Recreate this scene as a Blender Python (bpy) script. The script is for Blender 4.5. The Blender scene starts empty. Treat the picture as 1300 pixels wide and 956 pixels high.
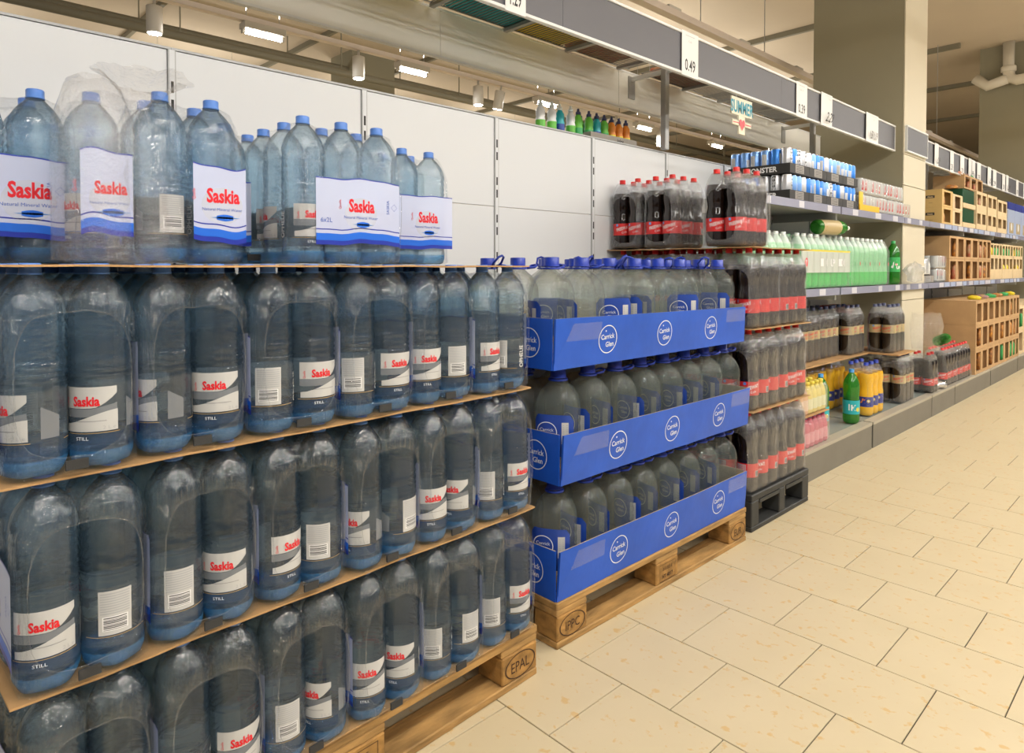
import bpy, math, random
from mathutils import Vector, Matrix, noise
PI = math.pi
random.seed(7)
SC = bpy.context.scene
COL = SC.collection

# ------------------------------------------------------------------ camera, world, lamps, exposure
cam_data = bpy.data.cameras.new('camera')
cam = bpy.data.objects.new('camera', cam_data)
COL.objects.link(cam)
cam.location = (0, 0, 1.17)
cam.rotation_euler = (math.radians(90 - 1.3), 0, math.radians(46.3))
cam_data.sensor_width = 36
cam_data.lens = 850 / 1300 * 36
cam_data.shift_y = -0.0913
cam_data.clip_start = 0.05
cam_data.clip_end = 80
SC.camera = cam

world = bpy.data.worlds.new('world')
SC.world = world
world.use_nodes = True
bg = world.node_tree.nodes['Background']
bg.inputs[0].default_value = (1.0, 0.985, 0.96, 1)
bg.inputs[1].default_value = 0.30

SC.view_settings.view_transform = 'Standard'
SC.view_settings.look = 'None'
SC.view_settings.gamma = 1
SC.view_settings.use_curve_mapping = False
SC.view_settings.exposure = 0.0
SC.cycles.max_bounces = 16
SC.cycles.transmission_bounces = 12
SC.cycles.transparent_max_bounces = 28
SC.cycles.glossy_bounces = 4
SC.cycles.diffuse_bounces = 3
SC.cycles.caustics_reflective = False
SC.cycles.caustics_refractive = False
SC.cycles.sample_clamp_indirect = 10

LAMP_E = 24.0          # watts of one strip luminaire over the aisle
UP_E = 12.0             # watts of the uplight added above each luminaire to brighten the ceiling
SIDE_E = 26.0          # watts of one strip luminaire over the neighbouring aisle
LAMP_COLOR = (1.0, 0.975, 0.935)
LAMPS_AISLE = [(x, -1.6 + 1.85 * k) for x in (0.35, 2.6) for k in range(9)]
FILL_LAMPS_FAR = [0.5, 3.5, 6.5, 9.5, 12.5]  # extra row added to brighten the dark far wall and ceiling
LAMPS_SIDE = [2.3, 3.75, 5.6, 7.5, 9.4, 11.3]
def area_lamp(name, loc, energy, sx, sy):
    l = bpy.data.lights.new(name, 'AREA'); l.shape = 'RECTANGLE'
    l.size = sx; l.size_y = sy; l.energy = energy; l.color = LAMP_COLOR
    o = bpy.data.objects.new(name, l); COL.objects.link(o); o.location = loc
    return o
for x, y in LAMPS_AISLE:
    area_lamp('tube_light', (x, y, 3.06), LAMP_E, 0.10, 1.45)
    area_lamp('ceiling_fill_up', (x, y, 3.20), UP_E, 0.14, 1.45).rotation_euler = (PI, 0, 0)
for y in LAMPS_SIDE:
    area_lamp('tube_light', (-5.3, y, 3.0), SIDE_E, 0.10, 0.4)
    area_lamp('ceiling_fill_up', (-5.3, y, 3.20), UP_E * 1.3, 0.14, 0.4).rotation_euler = (PI, 0, 0)
for y in FILL_LAMPS_FAR:
    area_lamp('tube_light', (-10.4, y, 3.0), SIDE_E, 0.10, 1.2)
    area_lamp('ceiling_fill_up', (-10.4, y, 3.20), UP_E * 1.6, 0.14, 1.2).rotation_euler = (PI, 0, 0)

# ------------------------------------------------------------------ materials
MATS = {}
def mat(name, col, rough=0.5, metal=0.0, spec=0.5, coat=0.0, noise_amt=0.0, noise_scale=20.0, stretch=(1, 1, 1), bump=0.0, bump_scale=60.0,
        alpha=1.0, emit=None, emit_s=0.0, col2=None):
    if name in MATS: return MATS[name]
    m = bpy.data.materials.new(name); m.use_nodes = True
    nt = m.node_tree; p = nt.nodes['Principled BSDF']
    p.inputs['Base Color'].default_value = (*col, 1)
    p.inputs['Roughness'].default_value = rough
    p.inputs['Metallic'].default_value = metal
    p.inputs['Specular IOR Level'].default_value = spec
    p.inputs['Coat Weight'].default_value = coat
    p.inputs['Alpha'].default_value = alpha
    if emit:
        p.inputs['Emission Color'].default_value = (*emit, 1); p.inputs['Emission Strength'].default_value = emit_s
    if noise_amt or bump or col2:
        g = nt.nodes.new('ShaderNodeNewGeometry')
        mp = nt.nodes.new('ShaderNodeMapping'); mp.inputs['Scale'].default_value = stretch
        nt.links.new(g.outputs['Position'], mp.inputs['Vector'])
    if noise_amt or col2:
        n = nt.nodes.new('ShaderNodeTexNoise'); n.inputs['Scale'].default_value = noise_scale; n.inputs['Detail'].default_value = 5
        nt.links.new(mp.outputs[0], n.inputs['Vector'])
        r = nt.nodes.new('ShaderNodeValToRGB')
        a = [c * (1 - noise_amt) for c in col]; b = list(col2) if col2 else [min(1, c * (1 + noise_amt)) for c in col]
        r.color_ramp.elements[0].position = 0.3; r.color_ramp.elements[1].position = 0.7
        r.color_ramp.elements[0].color = (*a, 1); r.color_ramp.elements[1].color = (*b, 1)
        nt.links.new(n.outputs['Fac'], r.inputs[0]); nt.links.new(r.outputs[0], p.inputs['Base Color'])
    if bump:
        n2 = nt.nodes.new('ShaderNodeTexNoise'); n2.inputs['Scale'].default_value = bump_scale
        nt.links.new(mp.outputs[0], n2.inputs['Vector'])
        bp = nt.nodes.new('ShaderNodeBump'); bp.inputs['Strength'].default_value = bump; bp.inputs['Distance'].default_value = 0.004
        nt.links.new(n2.outputs['Fac'], bp.inputs['Height']); nt.links.new(bp.outputs[0], p.inputs['Normal'])
    MATS[name] = m
    return m

def skin_fac(nt, base, edge, power=4.0):
    """mirror share of a thin clear skin: low face-on, rising toward the rim, alike from both sides"""
    lw = nt.nodes.new('ShaderNodeLayerWeight'); lw.inputs['Blend'].default_value = 0.5
    a = nt.nodes.new('ShaderNodeMath'); a.operation = 'POWER'; a.inputs[1].default_value = power
    b = nt.nodes.new('ShaderNodeMath'); b.operation = 'MULTIPLY_ADD'; b.inputs[1].default_value = edge; b.inputs[2].default_value = base; b.use_clamp = True
    nt.links.new(lw.outputs['Facing'], a.inputs[0]); nt.links.new(a.outputs[0], b.inputs[0])
    return lw, b.outputs[0]

def glass_mat(name, col, ior, mix, bump=0.0, rough=0.02, light_fill=0.05, light_fill_col=(0.5, 0.6, 0.68), skin=0.07):
    """a filled clear bottle: glossy skin over refracting liquid, partly straight-through like the thin plastic around it"""
    m = bpy.data.materials.new(name); m.use_nodes = True
    nt = m.node_tree; nt.nodes.clear()
    N = nt.nodes.new; K = nt.links.new
    out = N('ShaderNodeOutputMaterial'); mx = N('ShaderNodeMixShader')
    p = N('ShaderNodeBsdfRefraction'); t = N('ShaderNodeBsdfTransparent')
    p.inputs['Color'].default_value = (*col, 1); p.inputs['IOR'].default_value = ior; p.inputs['Roughness'].default_value = rough
    t.inputs['Color'].default_value = (*[c ** 1.1 for c in col], 1)
    mx.inputs[0].default_value = mix
    K(p.outputs[0], mx.inputs[1]); K(t.outputs[0], mx.inputs[2])
    d = N('ShaderNodeBsdfDiffuse'); d.inputs['Color'].default_value = (*light_fill_col, 1)
    m2 = N('ShaderNodeMixShader'); m2.inputs[0].default_value = light_fill  # diffuse share brightens the bottle, standing in for light passing through
    K(mx.outputs[0], m2.inputs[1]); K(d.outputs[0], m2.inputs[2])
    g = N('ShaderNodeBsdfGlossy'); g.inputs['Roughness'].default_value = 0.10
    lw, fac = skin_fac(nt, skin, 0.40)
    m3 = N('ShaderNodeMixShader')
    K(fac, m3.inputs[0]); K(m2.outputs[0], m3.inputs[1]); K(g.outputs[0], m3.inputs[2]); K(m3.outputs[0], out.inputs[0])
    if bump:
        tc = N('ShaderNodeTexCoord'); mp = N('ShaderNodeMapping'); mp.inputs['Scale'].default_value = (22, 22, 75)
        n = N('ShaderNodeTexNoise'); n.inputs['Scale'].default_value = 1.6; n.inputs['Detail'].default_value = 3
        bp = N('ShaderNodeBump'); bp.inputs['Strength'].default_value = bump; bp.inputs['Distance'].default_value = 0.006
        K(tc.outputs['Object'], mp.inputs[0]); K(mp.outputs[0], n.inputs['Vector']); K(n.outputs['Fac'], bp.inputs['Height'])
        for q in (p, g, lw): K(bp.outputs[0], q.inputs['Normal'])
    MATS[name] = m
    return m

def film_mat(name, haze, gloss=0.16, bump=0.6, tint=(0.97, 0.98, 0.99), scale=(55, 55, 9)):
    """thin clear shrink film: see-through, glossy creases, a little milky"""
    m = bpy.data.materials.new(name); m.use_nodes = True
    nt = m.node_tree; nt.nodes.clear()
    out = nt.nodes.new('ShaderNodeOutputMaterial')
    t = nt.nodes.new('ShaderNodeBsdfTransparent'); t.inputs[0].default_value = (*tint, 1)
    g = nt.nodes.new('ShaderNodeBsdfGlossy'); g.inputs['Roughness'].default_value = 0.06; g.inputs['Color'].default_value = (1, 1, 1, 1)
    d0 = nt.nodes.new('ShaderNodeBsdfDiffuse'); d0.inputs['Color'].default_value = (0.9, 0.91, 0.92, 1)
    d1 = nt.nodes.new('ShaderNodeBsdfTranslucent'); d1.inputs['Color'].default_value = (0.9, 0.91, 0.92, 1)
    d = nt.nodes.new('ShaderNodeMixShader'); d.inputs[0].default_value = 0.4
    nt.links.new(d0.outputs[0], d.inputs[1]); nt.links.new(d1.outputs[0], d.inputs[2])
    tc = nt.nodes.new('ShaderNodeTexCoord'); mp = nt.nodes.new('ShaderNodeMapping'); mp.inputs['Scale'].default_value = scale
    n = nt.nodes.new('ShaderNodeTexNoise'); n.inputs['Scale'].default_value = 3.2; n.inputs['Detail'].default_value = 4; n.inputs['Distortion'].default_value = 0.8
    nt.links.new(tc.outputs['Object'], mp.inputs[0]); nt.links.new(mp.outputs[0], n.inputs['Vector'])
    bp = nt.nodes.new('ShaderNodeBump'); bp.inputs['Strength'].default_value = bump; bp.inputs['Distance'].default_value = 0.008
    nt.links.new(n.outputs['Fac'], bp.inputs['Height']); nt.links.new(bp.outputs[0], g.inputs['Normal'])
    lw, fac = skin_fac(nt, gloss, 0.35)
    nt.links.new(bp.outputs[0], lw.inputs['Normal'])
    m1 = nt.nodes.new('ShaderNodeMixShader'); m1.inputs[0].default_value = haze
    m2 = nt.nodes.new('ShaderNodeMixShader')
    nt.links.new(t.outputs[0], m1.inputs[1]); nt.links.new(d.outputs[0], m1.inputs[2])
    nt.links.new(fac, m2.inputs[0]); nt.links.new(m1.outputs[0], m2.inputs[1]); nt.links.new(g.outputs[0], m2.inputs[2])
    nt.links.new(m2.outputs[0], out.inputs[0])
    MATS[name] = m
    return m

def sheet_mat(name, col, alpha, rough=0.25):
    return mat(name, col, rough, alpha=alpha)

def tile_mat():
    m = bpy.data.materials.new('floor_tile'); m.use_nodes = True
    nt = m.node_tree; p = nt.nodes['Principled BSDF']
    g = nt.nodes.new('ShaderNodeNewGeometry')
    n = nt.nodes.new('ShaderNodeTexNoise'); n.inputs['Scale'].default_value = 34; n.inputs['Detail'].default_value = 4
    n2 = nt.nodes.new('ShaderNodeTexNoise'); n2.inputs['Scale'].default_value = 5; n2.inputs['Detail'].default_value = 6
    for q in (n, n2): nt.links.new(g.outputs['Position'], q.inputs['Vector'])
    r = nt.nodes.new('ShaderNodeValToRGB')
    r.color_ramp.elements[0].position = 0.60; r.color_ramp.elements[1].position = 0.68
    r.color_ramp.elements[0].color = (0, 0, 0, 1); r.color_ramp.elements[1].color = (0.62, 0.62, 0.62, 1)
    nt.links.new(n.outputs['Fac'], r.inputs[0])
    base = nt.nodes.new('ShaderNodeMix'); base.data_type = 'RGBA'
    base.inputs['A'].default_value = (0.60, 0.50, 0.315, 1); base.inputs['B'].default_value = (0.66, 0.56, 0.37, 1)
    nt.links.new(n2.outputs['Fac'], base.inputs['Factor'])
    mx = nt.nodes.new('ShaderNodeMix'); mx.data_type = 'RGBA'
    mx.inputs['B'].default_value = (0.60, 0.36, 0.10, 1)
    nt.links.new(r.outputs[0], mx.inputs['Factor']); nt.links.new(base.outputs['Result'], mx.inputs['A'])
    nt.links.new(mx.outputs['Result'], p.inputs['Base Color'])
    p.inputs['Roughness'].default_value = 0.42
    MATS['floor_tile'] = m
    return m

M = {}
M['water'] = glass_mat('water_bottle_blue', (0.85, 0.935, 0.988), 1.28, 0.50, bump=0.35, light_fill=0.03, light_fill_col=(0.36, 0.58, 0.84))
M['water_base'] = glass_mat('blue_bottle_foot', (0.50, 0.78, 0.97), 1.28, 0.6, bump=0.5, light_fill=0.30, light_fill_col=(0.10, 0.38, 0.80))  # tinted foot; its bright diffuse blue also paints the light pooled there
M['clear'] = glass_mat('clear_water_bottle', (0.985, 0.995, 0.99), 1.28, 0.82, bump=0.4, light_fill=0.065, light_fill_col=(0.62, 0.74, 0.70), skin=0.022)
M['green_pet'] = glass_mat('green_bottle', (0.10, 0.60, 0.06), 1.25, 0.35, light_fill=0.30, light_fill_col=(0.06, 0.50, 0.04))
M['pale_green'] = mat('pale_green_bottle', (0.34, 0.74, 0.40), 0.12, spec=0.6)
M['clear_neck'] = film_mat('clear_plastic_neck', 0.08, 0.05, 0.1)
M['film'] = film_mat('shrink_film', 0.006, 0.04, 1.0)
M['film_edge'] = film_mat('shrink_film_edge', 0.12, 0.08)
M['hazy'] = film_mat('hazy_film', 0.11, 0.06, 0.9)
M['milky'] = film_mat('milky_film', 0.20, 0.06, 0.6)
M['bag'] = film_mat('crinkled_bag', 0.06, 0.09, 1.0, tint=(0.99, 0.99, 0.99), scale=(26, 26, 26))
M['cap_blue'] = mat('blue_cap', (0.10, 0.24, 0.66), 0.35)
M['cap_navy'] = mat('royal_blue_cap', (0.008, 0.038, 0.38), 0.35)
M['cap_red'] = mat('red_cap', (0.72, 0.03, 0.03), 0.35)
M['cap_yellow'] = mat('yellow_cap', (0.86, 0.70, 0.10), 0.4)
M['cap_purple'] = mat('purple_cap', (0.16, 0.08, 0.22), 0.4)
M['cap_white'] = mat('white_cap', (0.80, 0.84, 0.80), 0.4)
M['cap_green'] = mat('green_cap', (0.05, 0.42, 0.12), 0.4)
M['cap_dark'] = mat('dark_blue_cap', (0.05, 0.06, 0.14), 0.4)
M['cola'] = mat('cola_drink', (0.014, 0.007, 0.005), 0.07, spec=0.6)
M['diet'] = mat('dark_drink', (0.030, 0.019, 0.011), 0.09, spec=0.6)
M['orange'] = mat('orange_drink', (0.90, 0.50, 0.02), 0.15)
M['yellow_juice'] = mat('yellow_juice', (0.85, 0.70, 0.16), 0.25)
M['peach_juice'] = mat('peach_juice', (0.84, 0.48, 0.24), 0.25)
M['pink_juice'] = mat('pink_juice', (0.66, 0.10, 0.16), 0.25)
M['white'] = mat('white_print', (0.86, 0.86, 0.86), 0.4)
M['grey_print'] = mat('grey_print', (0.42, 0.43, 0.45), 0.4)
M['label_white'] = mat('label_white', (0.60, 0.60, 0.59), 0.35, alpha=0.92)
M['label_grey'] = sheet_mat('label_grey', (0.33, 0.35, 0.38), 0.55)
M['label_clear'] = sheet_mat('label_clear', (0.55, 0.58, 0.62), 0.05)
M['label_navy'] = sheet_mat('label_navy', (0.04, 0.08, 0.16), 0.40)
M['gold_line'] = mat('gold_line', (0.45, 0.30, 0.12), 0.4)
M['red_print'] = mat('red_print', (0.76, 0.012, 0.025), 0.4)
M['black_print'] = mat('black_print', (0.02, 0.02, 0.022), 0.5)
M['blue_print'] = mat('blue_print', (0.05, 0.12, 0.50), 0.4)
M['band'] = sheet_mat('band_periwinkle', (0.62, 0.68, 0.92), 0.86, 0.3)
M['band_glow'] = sheet_mat('band_white', (0.74, 0.79, 0.94), 0.7, 0.3)
M['band_blue'] = sheet_mat('band_blue', (0.02, 0.16, 0.78), 0.95, 0.3)
M['band_navy'] = sheet_mat('band_navy', (0.02, 0.04, 0.42), 0.95, 0.3)
M['red_label'] = mat('red_label', (0.70, 0.025, 0.025), 0.35)
M['gold_label'] = mat('gold_label', (0.50, 0.39, 0.20), 0.35)
M['cyan_label'] = mat('cyan_label', (0.02, 0.42, 0.48), 0.35)
M['navy_label'] = mat('navy_label', (0.03, 0.05, 0.30), 0.35)
M['orange_print'] = mat('orange_print', (0.85, 0.28, 0.03), 0.4)
M['yellow_print'] = mat('yellow_print', (0.88, 0.68, 0.03), 0.4)
M['green_print'] = mat('green_print', (0.15, 0.55, 0.06), 0.4)
M['blue_label'] = mat('blue_label', (0.012, 0.055, 0.34), 0.35)
M['tray_blue'] = mat('blue_carton', (0.010, 0.088, 0.52), 0.42, noise_amt=0.12, noise_scale=7, bump=0.12, bump_scale=30)
M['tray_edge'] = mat('carton_cut_edge', (0.42, 0.34, 0.24), 0.8)
M['tray_print'] = mat('pale_print', (0.82, 0.84, 0.86), 0.5)
M['tape'] = film_mat('packing_tape', 0.10, 0.04, 0.3)
M['card'] = mat('brown_card', (0.46, 0.27, 0.115), 0.8, noise_amt=0.14, noise_scale=9, bump=0.2)
M['carton'] = mat('brown_carton', (0.52, 0.325, 0.155), 0.75, noise_amt=0.07, noise_scale=8)
M['carton_gold'] = mat('yellow_brown_carton', (0.62, 0.42, 0.16), 0.7, noise_amt=0.06, noise_scale=8)
M['carton_pale'] = mat('pale_carton', (0.70, 0.54, 0.32), 0.75, noise_amt=0.06, noise_scale=8)
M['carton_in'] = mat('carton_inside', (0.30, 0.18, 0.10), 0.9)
M['wood'] = mat('pallet_wood', (0.39, 0.225, 0.075), 0.75, noise_amt=0.42, noise_scale=9, stretch=(3, 0.7, 5), bump=0.5, bump_scale=40)
M['wood_block'] = mat('pallet_block_wood', (0.34, 0.18, 0.048), 0.8, noise_amt=0.38, noise_scale=22, stretch=(1, 1, 1.6), bump=0.4, bump_scale=50)
M['stamp'] = mat('burnt_stamp', (0.06, 0.028, 0.012), 0.9)
M['black_plastic'] = mat('black_plastic', (0.030, 0.031, 0.030), 0.55, noise_amt=0.25, noise_scale=14)
M['white_panel'] = mat('white_panel', (0.79, 0.81, 0.83), 0.45)
M['upright'] = mat('upright_grey', (0.52, 0.53, 0.53), 0.45)
M['slot'] = mat('dark_slot', (0.035, 0.035, 0.035), 0.8)
M['steel'] = mat('grey_steel', (0.42, 0.42, 0.41), 0.4, metal=0.3)
M['shelf'] = mat('shelf_grey', (0.43, 0.44, 0.42), 0.45)
M['plinth'] = mat('plinth_grey', (0.20, 0.19, 0.165), 0.4, metal=0.35, noise_amt=0.06, noise_scale=6)
M['plinth_top'] = mat('plinth_top', (0.44, 0.40, 0.32), 0.45)
M['base_glass'] = mat('base_shelf_face', (0.33, 0.37, 0.35), 0.15)
M['lip'] = mat('price_lip', (0.32, 0.33, 0.44), 0.25)
M['ticket'] = mat('shelf_ticket', (0.62, 0.62, 0.69), 0.35)
M['ticket_blue'] = mat('shelf_ticket_blue', (0.42, 0.50, 0.70), 0.35)
M['rail_grey'] = mat('rail_grey', (0.115, 0.115, 0.13), 0.5)
M['rail_white'] = mat('rail_white', (0.78, 0.79, 0.78), 0.4)
M['band_beige'] = mat('rail_beige', (0.86, 0.85, 0.79), 0.55)
M['paper'] = mat('paper_card', (0.84, 0.84, 0.83), 0.6)
M['wire'] = mat('wire_zinc', (0.30, 0.30, 0.28), 0.4, metal=0.5)
M['ceiling'] = mat('ceiling_paint', (0.57, 0.475, 0.35), 0.85, noise_amt=0.03, noise_scale=1.2)
M['pillar'] = mat('pillar_shaded_olive', (0.30, 0.275, 0.19), 0.75, noise_amt=0.03, noise_scale=2)  # shade on the beige sides is painted in as dark olive
M['cladding'] = mat('pillar_cladding', (0.66, 0.60, 0.46), 0.6)
M['far_wall'] = mat('far_wall_paint', (0.60, 0.50, 0.36), 0.8)
M['joint'] = mat('tile_joint', (0.06, 0.048, 0.03), 0.9)
M['tile'] = tile_mat()
M['beam'] = mat('dark_beam', (0.22, 0.20, 0.14), 0.6)
M['track'] = mat('track_pinkish', (0.78, 0.68, 0.60), 0.5)
M['lamp_body'] = mat('lamp_body', (0.66, 0.62, 0.55), 0.45)
M['lamp'] = mat('lamp_tube', (1, 1, 1), 0.5, emit=(1.0, 0.96, 0.90), emit_s=48.0)
M['pipe'] = mat('white_pipe', (0.72, 0.66, 0.54), 0.45)
M['can_blue'] = mat('can_blue', (0.04, 0.23, 0.74), 0.28, metal=0.35)
M['can_pale'] = mat('can_pale_blue', (0.20, 0.40, 0.82), 0.28, metal=0.35)
M['can_silver'] = mat('can_silver', (0.62, 0.63, 0.66), 0.28, metal=0.5)
M['can_white'] = mat('can_white', (0.72, 0.73, 0.71), 0.3)
M['tray_black'] = mat('black_tray', (0.030, 0.029, 0.028), 0.6)
M['tray_grey'] = mat('grey_tray_print', (0.36, 0.34, 0.32), 0.6)
M['yellow'] = mat('yellow_plastic', (0.88, 0.52, 0.02), 0.45)
M['grey_board'] = mat('grey_board_tray', (0.34, 0.31, 0.27), 0.8)
M['sign_cream'] = mat('sign_cream', (0.80, 0.75, 0.60), 0.6)
M['teal'] = mat('teal_print', (0.03, 0.30, 0.40), 0.5)
M['green_box'] = mat('bright_green_board', (0.10, 0.55, 0.01), 0.5)
M['jar_green'] = mat('dark_green_carton', (0.012, 0.075, 0.035), 0.3)
M['purple'] = mat('purple_pack', (0.22, 0.08, 0.30), 0.4, col2=(0.62, 0.40, 0.12), noise_scale=22)
M['snack'] = mat('snack_orange', (0.80, 0.34, 0.05), 0.4, col2=(0.22, 0.09, 0.05), noise_scale=28)
M['snack_red'] = mat('snack_red', (0.62, 0.12, 0.06), 0.4, col2=(0.60, 0.42, 0.22), noise_scale=24)
M['silver'] = mat('silver_foil', (0.70, 0.70, 0.70), 0.2, metal=0.8)

# ------------------------------------------------------------------ mesh building
class MB:
    """collects shapes of one mesh"""
    def __init__(self): self.v = []; self.f = []; self.m = []; self.s = []
    def add(self, verts, faces, mi=0, smooth=False):
        n = len(self.v); self.v += [tuple(p) for p in verts]
        for q in faces: self.f.append([i + n for i in q]); self.m.append(mi); self.s.append(smooth)
        return self
    def box(self, x0, x1, y0, y1, z0, z1, mi=0, b=0.0):
        if b <= 0:
            v = [(x, y, z) for x in (x0, x1) for y in (y0, y1) for z in (z0, z1)]
            return self.add(v, [(0, 1, 3, 2), (4, 6, 7, 5), (0, 4, 5, 1), (2, 3, 7, 6), (0, 2, 6, 4), (1, 5, 7, 3)], mi)
        # chamfered box: 24 vertices
        lo = (x0, y0, z0); hi = (x1, y1, z1); v = []; idx = {}
        for sx in (0, 1):
            for sy in (0, 1):
                for sz in (0, 1):
                    s = (sx, sy, sz)
                    for a in range(3):
                        p = [(hi[i] if s[i] else lo[i]) if i == a else (hi[i] - b if s[i] else lo[i] + b) for i in range(3)]
                        idx[(s, a)] = len(v); v.append(p)
        f = []
        for a in range(3):
            o = [i for i in range(3) if i != a]
            for d in (0, 1):
                q = []
                for (p, r) in ((0, 0), (1, 0), (1, 1), (0, 1)):
                    s = [0, 0, 0]; s[a] = d; s[o[0]] = p; s[o[1]] = r; q.append(idx[(tuple(s), a)])
                f.append(q)
        for a in range(3):
            o = [i for i in range(3) if i != a]
            for p in (0, 1):
                for r in (0, 1):
                    s0 = [0, 0, 0]; s0[o[0]] = p; s0[o[1]] = r; s1 = list(s0); s1[a] = 1
                    f.append([idx[(tuple(s0), o[0])], idx[(tuple(s1), o[0])], idx[(tuple(s1), o[1])], idx[(tuple(s0), o[1])]])
        for sx in (0, 1):
            for sy in (0, 1):
                for sz in (0, 1): f.append([idx[((sx, sy, sz), a)] for a in range(3)])
        return self.add(v, f, mi)
    def lathe(self, prof, n=24, mi=0, cx=0, cy=0, z=0, cap=True, smooth=True, square=0.0, mats=None):
        v = []
        for r, h in prof:
            for k in range(n):
                a = 2 * PI * k / n
                q = 1.0
                if square: q = (abs(math.cos(a)) ** square + abs(math.sin(a)) ** square) ** (-1 / square)
                v.append((cx + r * q * math.cos(a), cy + r * q * math.sin(a), z + h))
        for i in range(len(prof) - 1):
            f = [(i * n + k, i * n + (k + 1) % n, (i + 1) * n + (k + 1) % n, (i + 1) * n + k) for k in range(n)]
            if i == 0: self.add(v, f, mats[i] if mats else mi, smooth); base = len(self.v) - len(v)
            else:
                for q in f: self.f.append([j + base for j in q]); self.m.append(mats[i] if mats else mi); self.s.append(smooth)
        if cap:
            self.f.append([base + k for k in range(n)][::-1]); self.m.append(mats[0] if mats else mi); self.s.append(False)
            self.f.append([base + (len(prof) - 1) * n + k for k in range(n)]); self.m.append(mats[-1] if mats else mi); self.s.append(False)
        return self
    def tube(self, pts, r, n=8, mi=0, closed=False):
        pts = [Vector(p) for p in pts]; v = []; L = len(pts)
        for i, p in enumerate(pts):
            d = (pts[(i + 1) % L] - pts[i - 1]) if closed else (pts[min(i + 1, L - 1)] - pts[max(i - 1, 0)])
            d.normalize(); u = d.cross(Vector((0, 0, 1)))
            if u.length < 1e-3: u = d.cross(Vector((1, 0, 0)))
            u.normalize(); w = d.cross(u)
            for k in range(n):
                a = 2 * PI * k / n; v.append(p + u * (r * math.cos(a)) + w * (r * math.sin(a)))
        f = [(i * n + k, i * n + (k + 1) % n, ((i + 1) % L) * n + (k + 1) % n, ((i + 1) % L) * n + k) for i in range(L if closed else L - 1) for k in range(n)]
        if not closed: f += [list(range(n))[::-1], [(L - 1) * n + k for k in range(n)]]
        return self.add(v, f, mi, True)
    def mesh(self, name, mats):
        me = bpy.data.meshes.new(name); me.from_pydata(self.v, [], self.f)
        for m in mats: me.materials.append(m)
        me.polygons.foreach_set('material_index', self.m); me.polygons.foreach_set('use_smooth', self.s)
        me.update()
        return me

def obj(name, me, parent=None, loc=(0, 0, 0), rz=0.0, label=None):
    o = bpy.data.objects.new(name, me); COL.objects.link(o)
    o.location = loc; o.rotation_euler = (0, 0, rz)
    if parent: o.parent = parent
    if label: o['label'] = label
    return o
def thing(name, label, cat, loc=(0, 0, 0), rz=0.0, group=None, me=None):
    o = obj(name, me, None, loc, rz); o['label'] = label; o['category'] = cat
    if group: o['group'] = group
    return o
def struct(name, me, loc=(0, 0, 0), label=None, cat=None):
    o = obj(name, me, None, loc); o['kind'] = 'structure'
    if label: o['label'] = label
    if cat: o['category'] = cat
    return o
def copy_tree(o, parent=None):
    c = o.copy(); COL.objects.link(c)
    if parent: c.parent = parent
    for ch in list(o.children): copy_tree(ch, c)
    return c

# flat print: polygons and lettering laid out in (s, t) and mapped onto a surface
_TXT = {}
def text2d(txt, bold=0.0):
    key = (txt, bold)
    if key in _TXT: return _TXT[key]
    c = bpy.data.curves.new('lettering', 'FONT'); c.body = txt; c.size = 1; c.resolution_u = 2; c.offset = bold
    o = bpy.data.objects.new('lettering', c); COL.objects.link(o)
    dg = bpy.context.evaluated_depsgraph_get(); me = bpy.data.meshes.new_from_object(o.evaluated_get(dg))
    v = [(p.co.x, p.co.y) for p in me.vertices]; f = [list(p.vertices) for p in me.polygons]
    bpy.data.objects.remove(o); bpy.data.curves.remove(c); bpy.data.meshes.remove(me)
    x0 = min(p[0] for p in v); x1 = max(p[0] for p in v)
    v = [((p[0] - (x0 + x1) / 2) / 0.73, (p[1] - 0.365) / 0.73) for p in v]      # capital height 1, centred
    _TXT[key] = (v, f)
    return _TXT[key]
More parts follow.
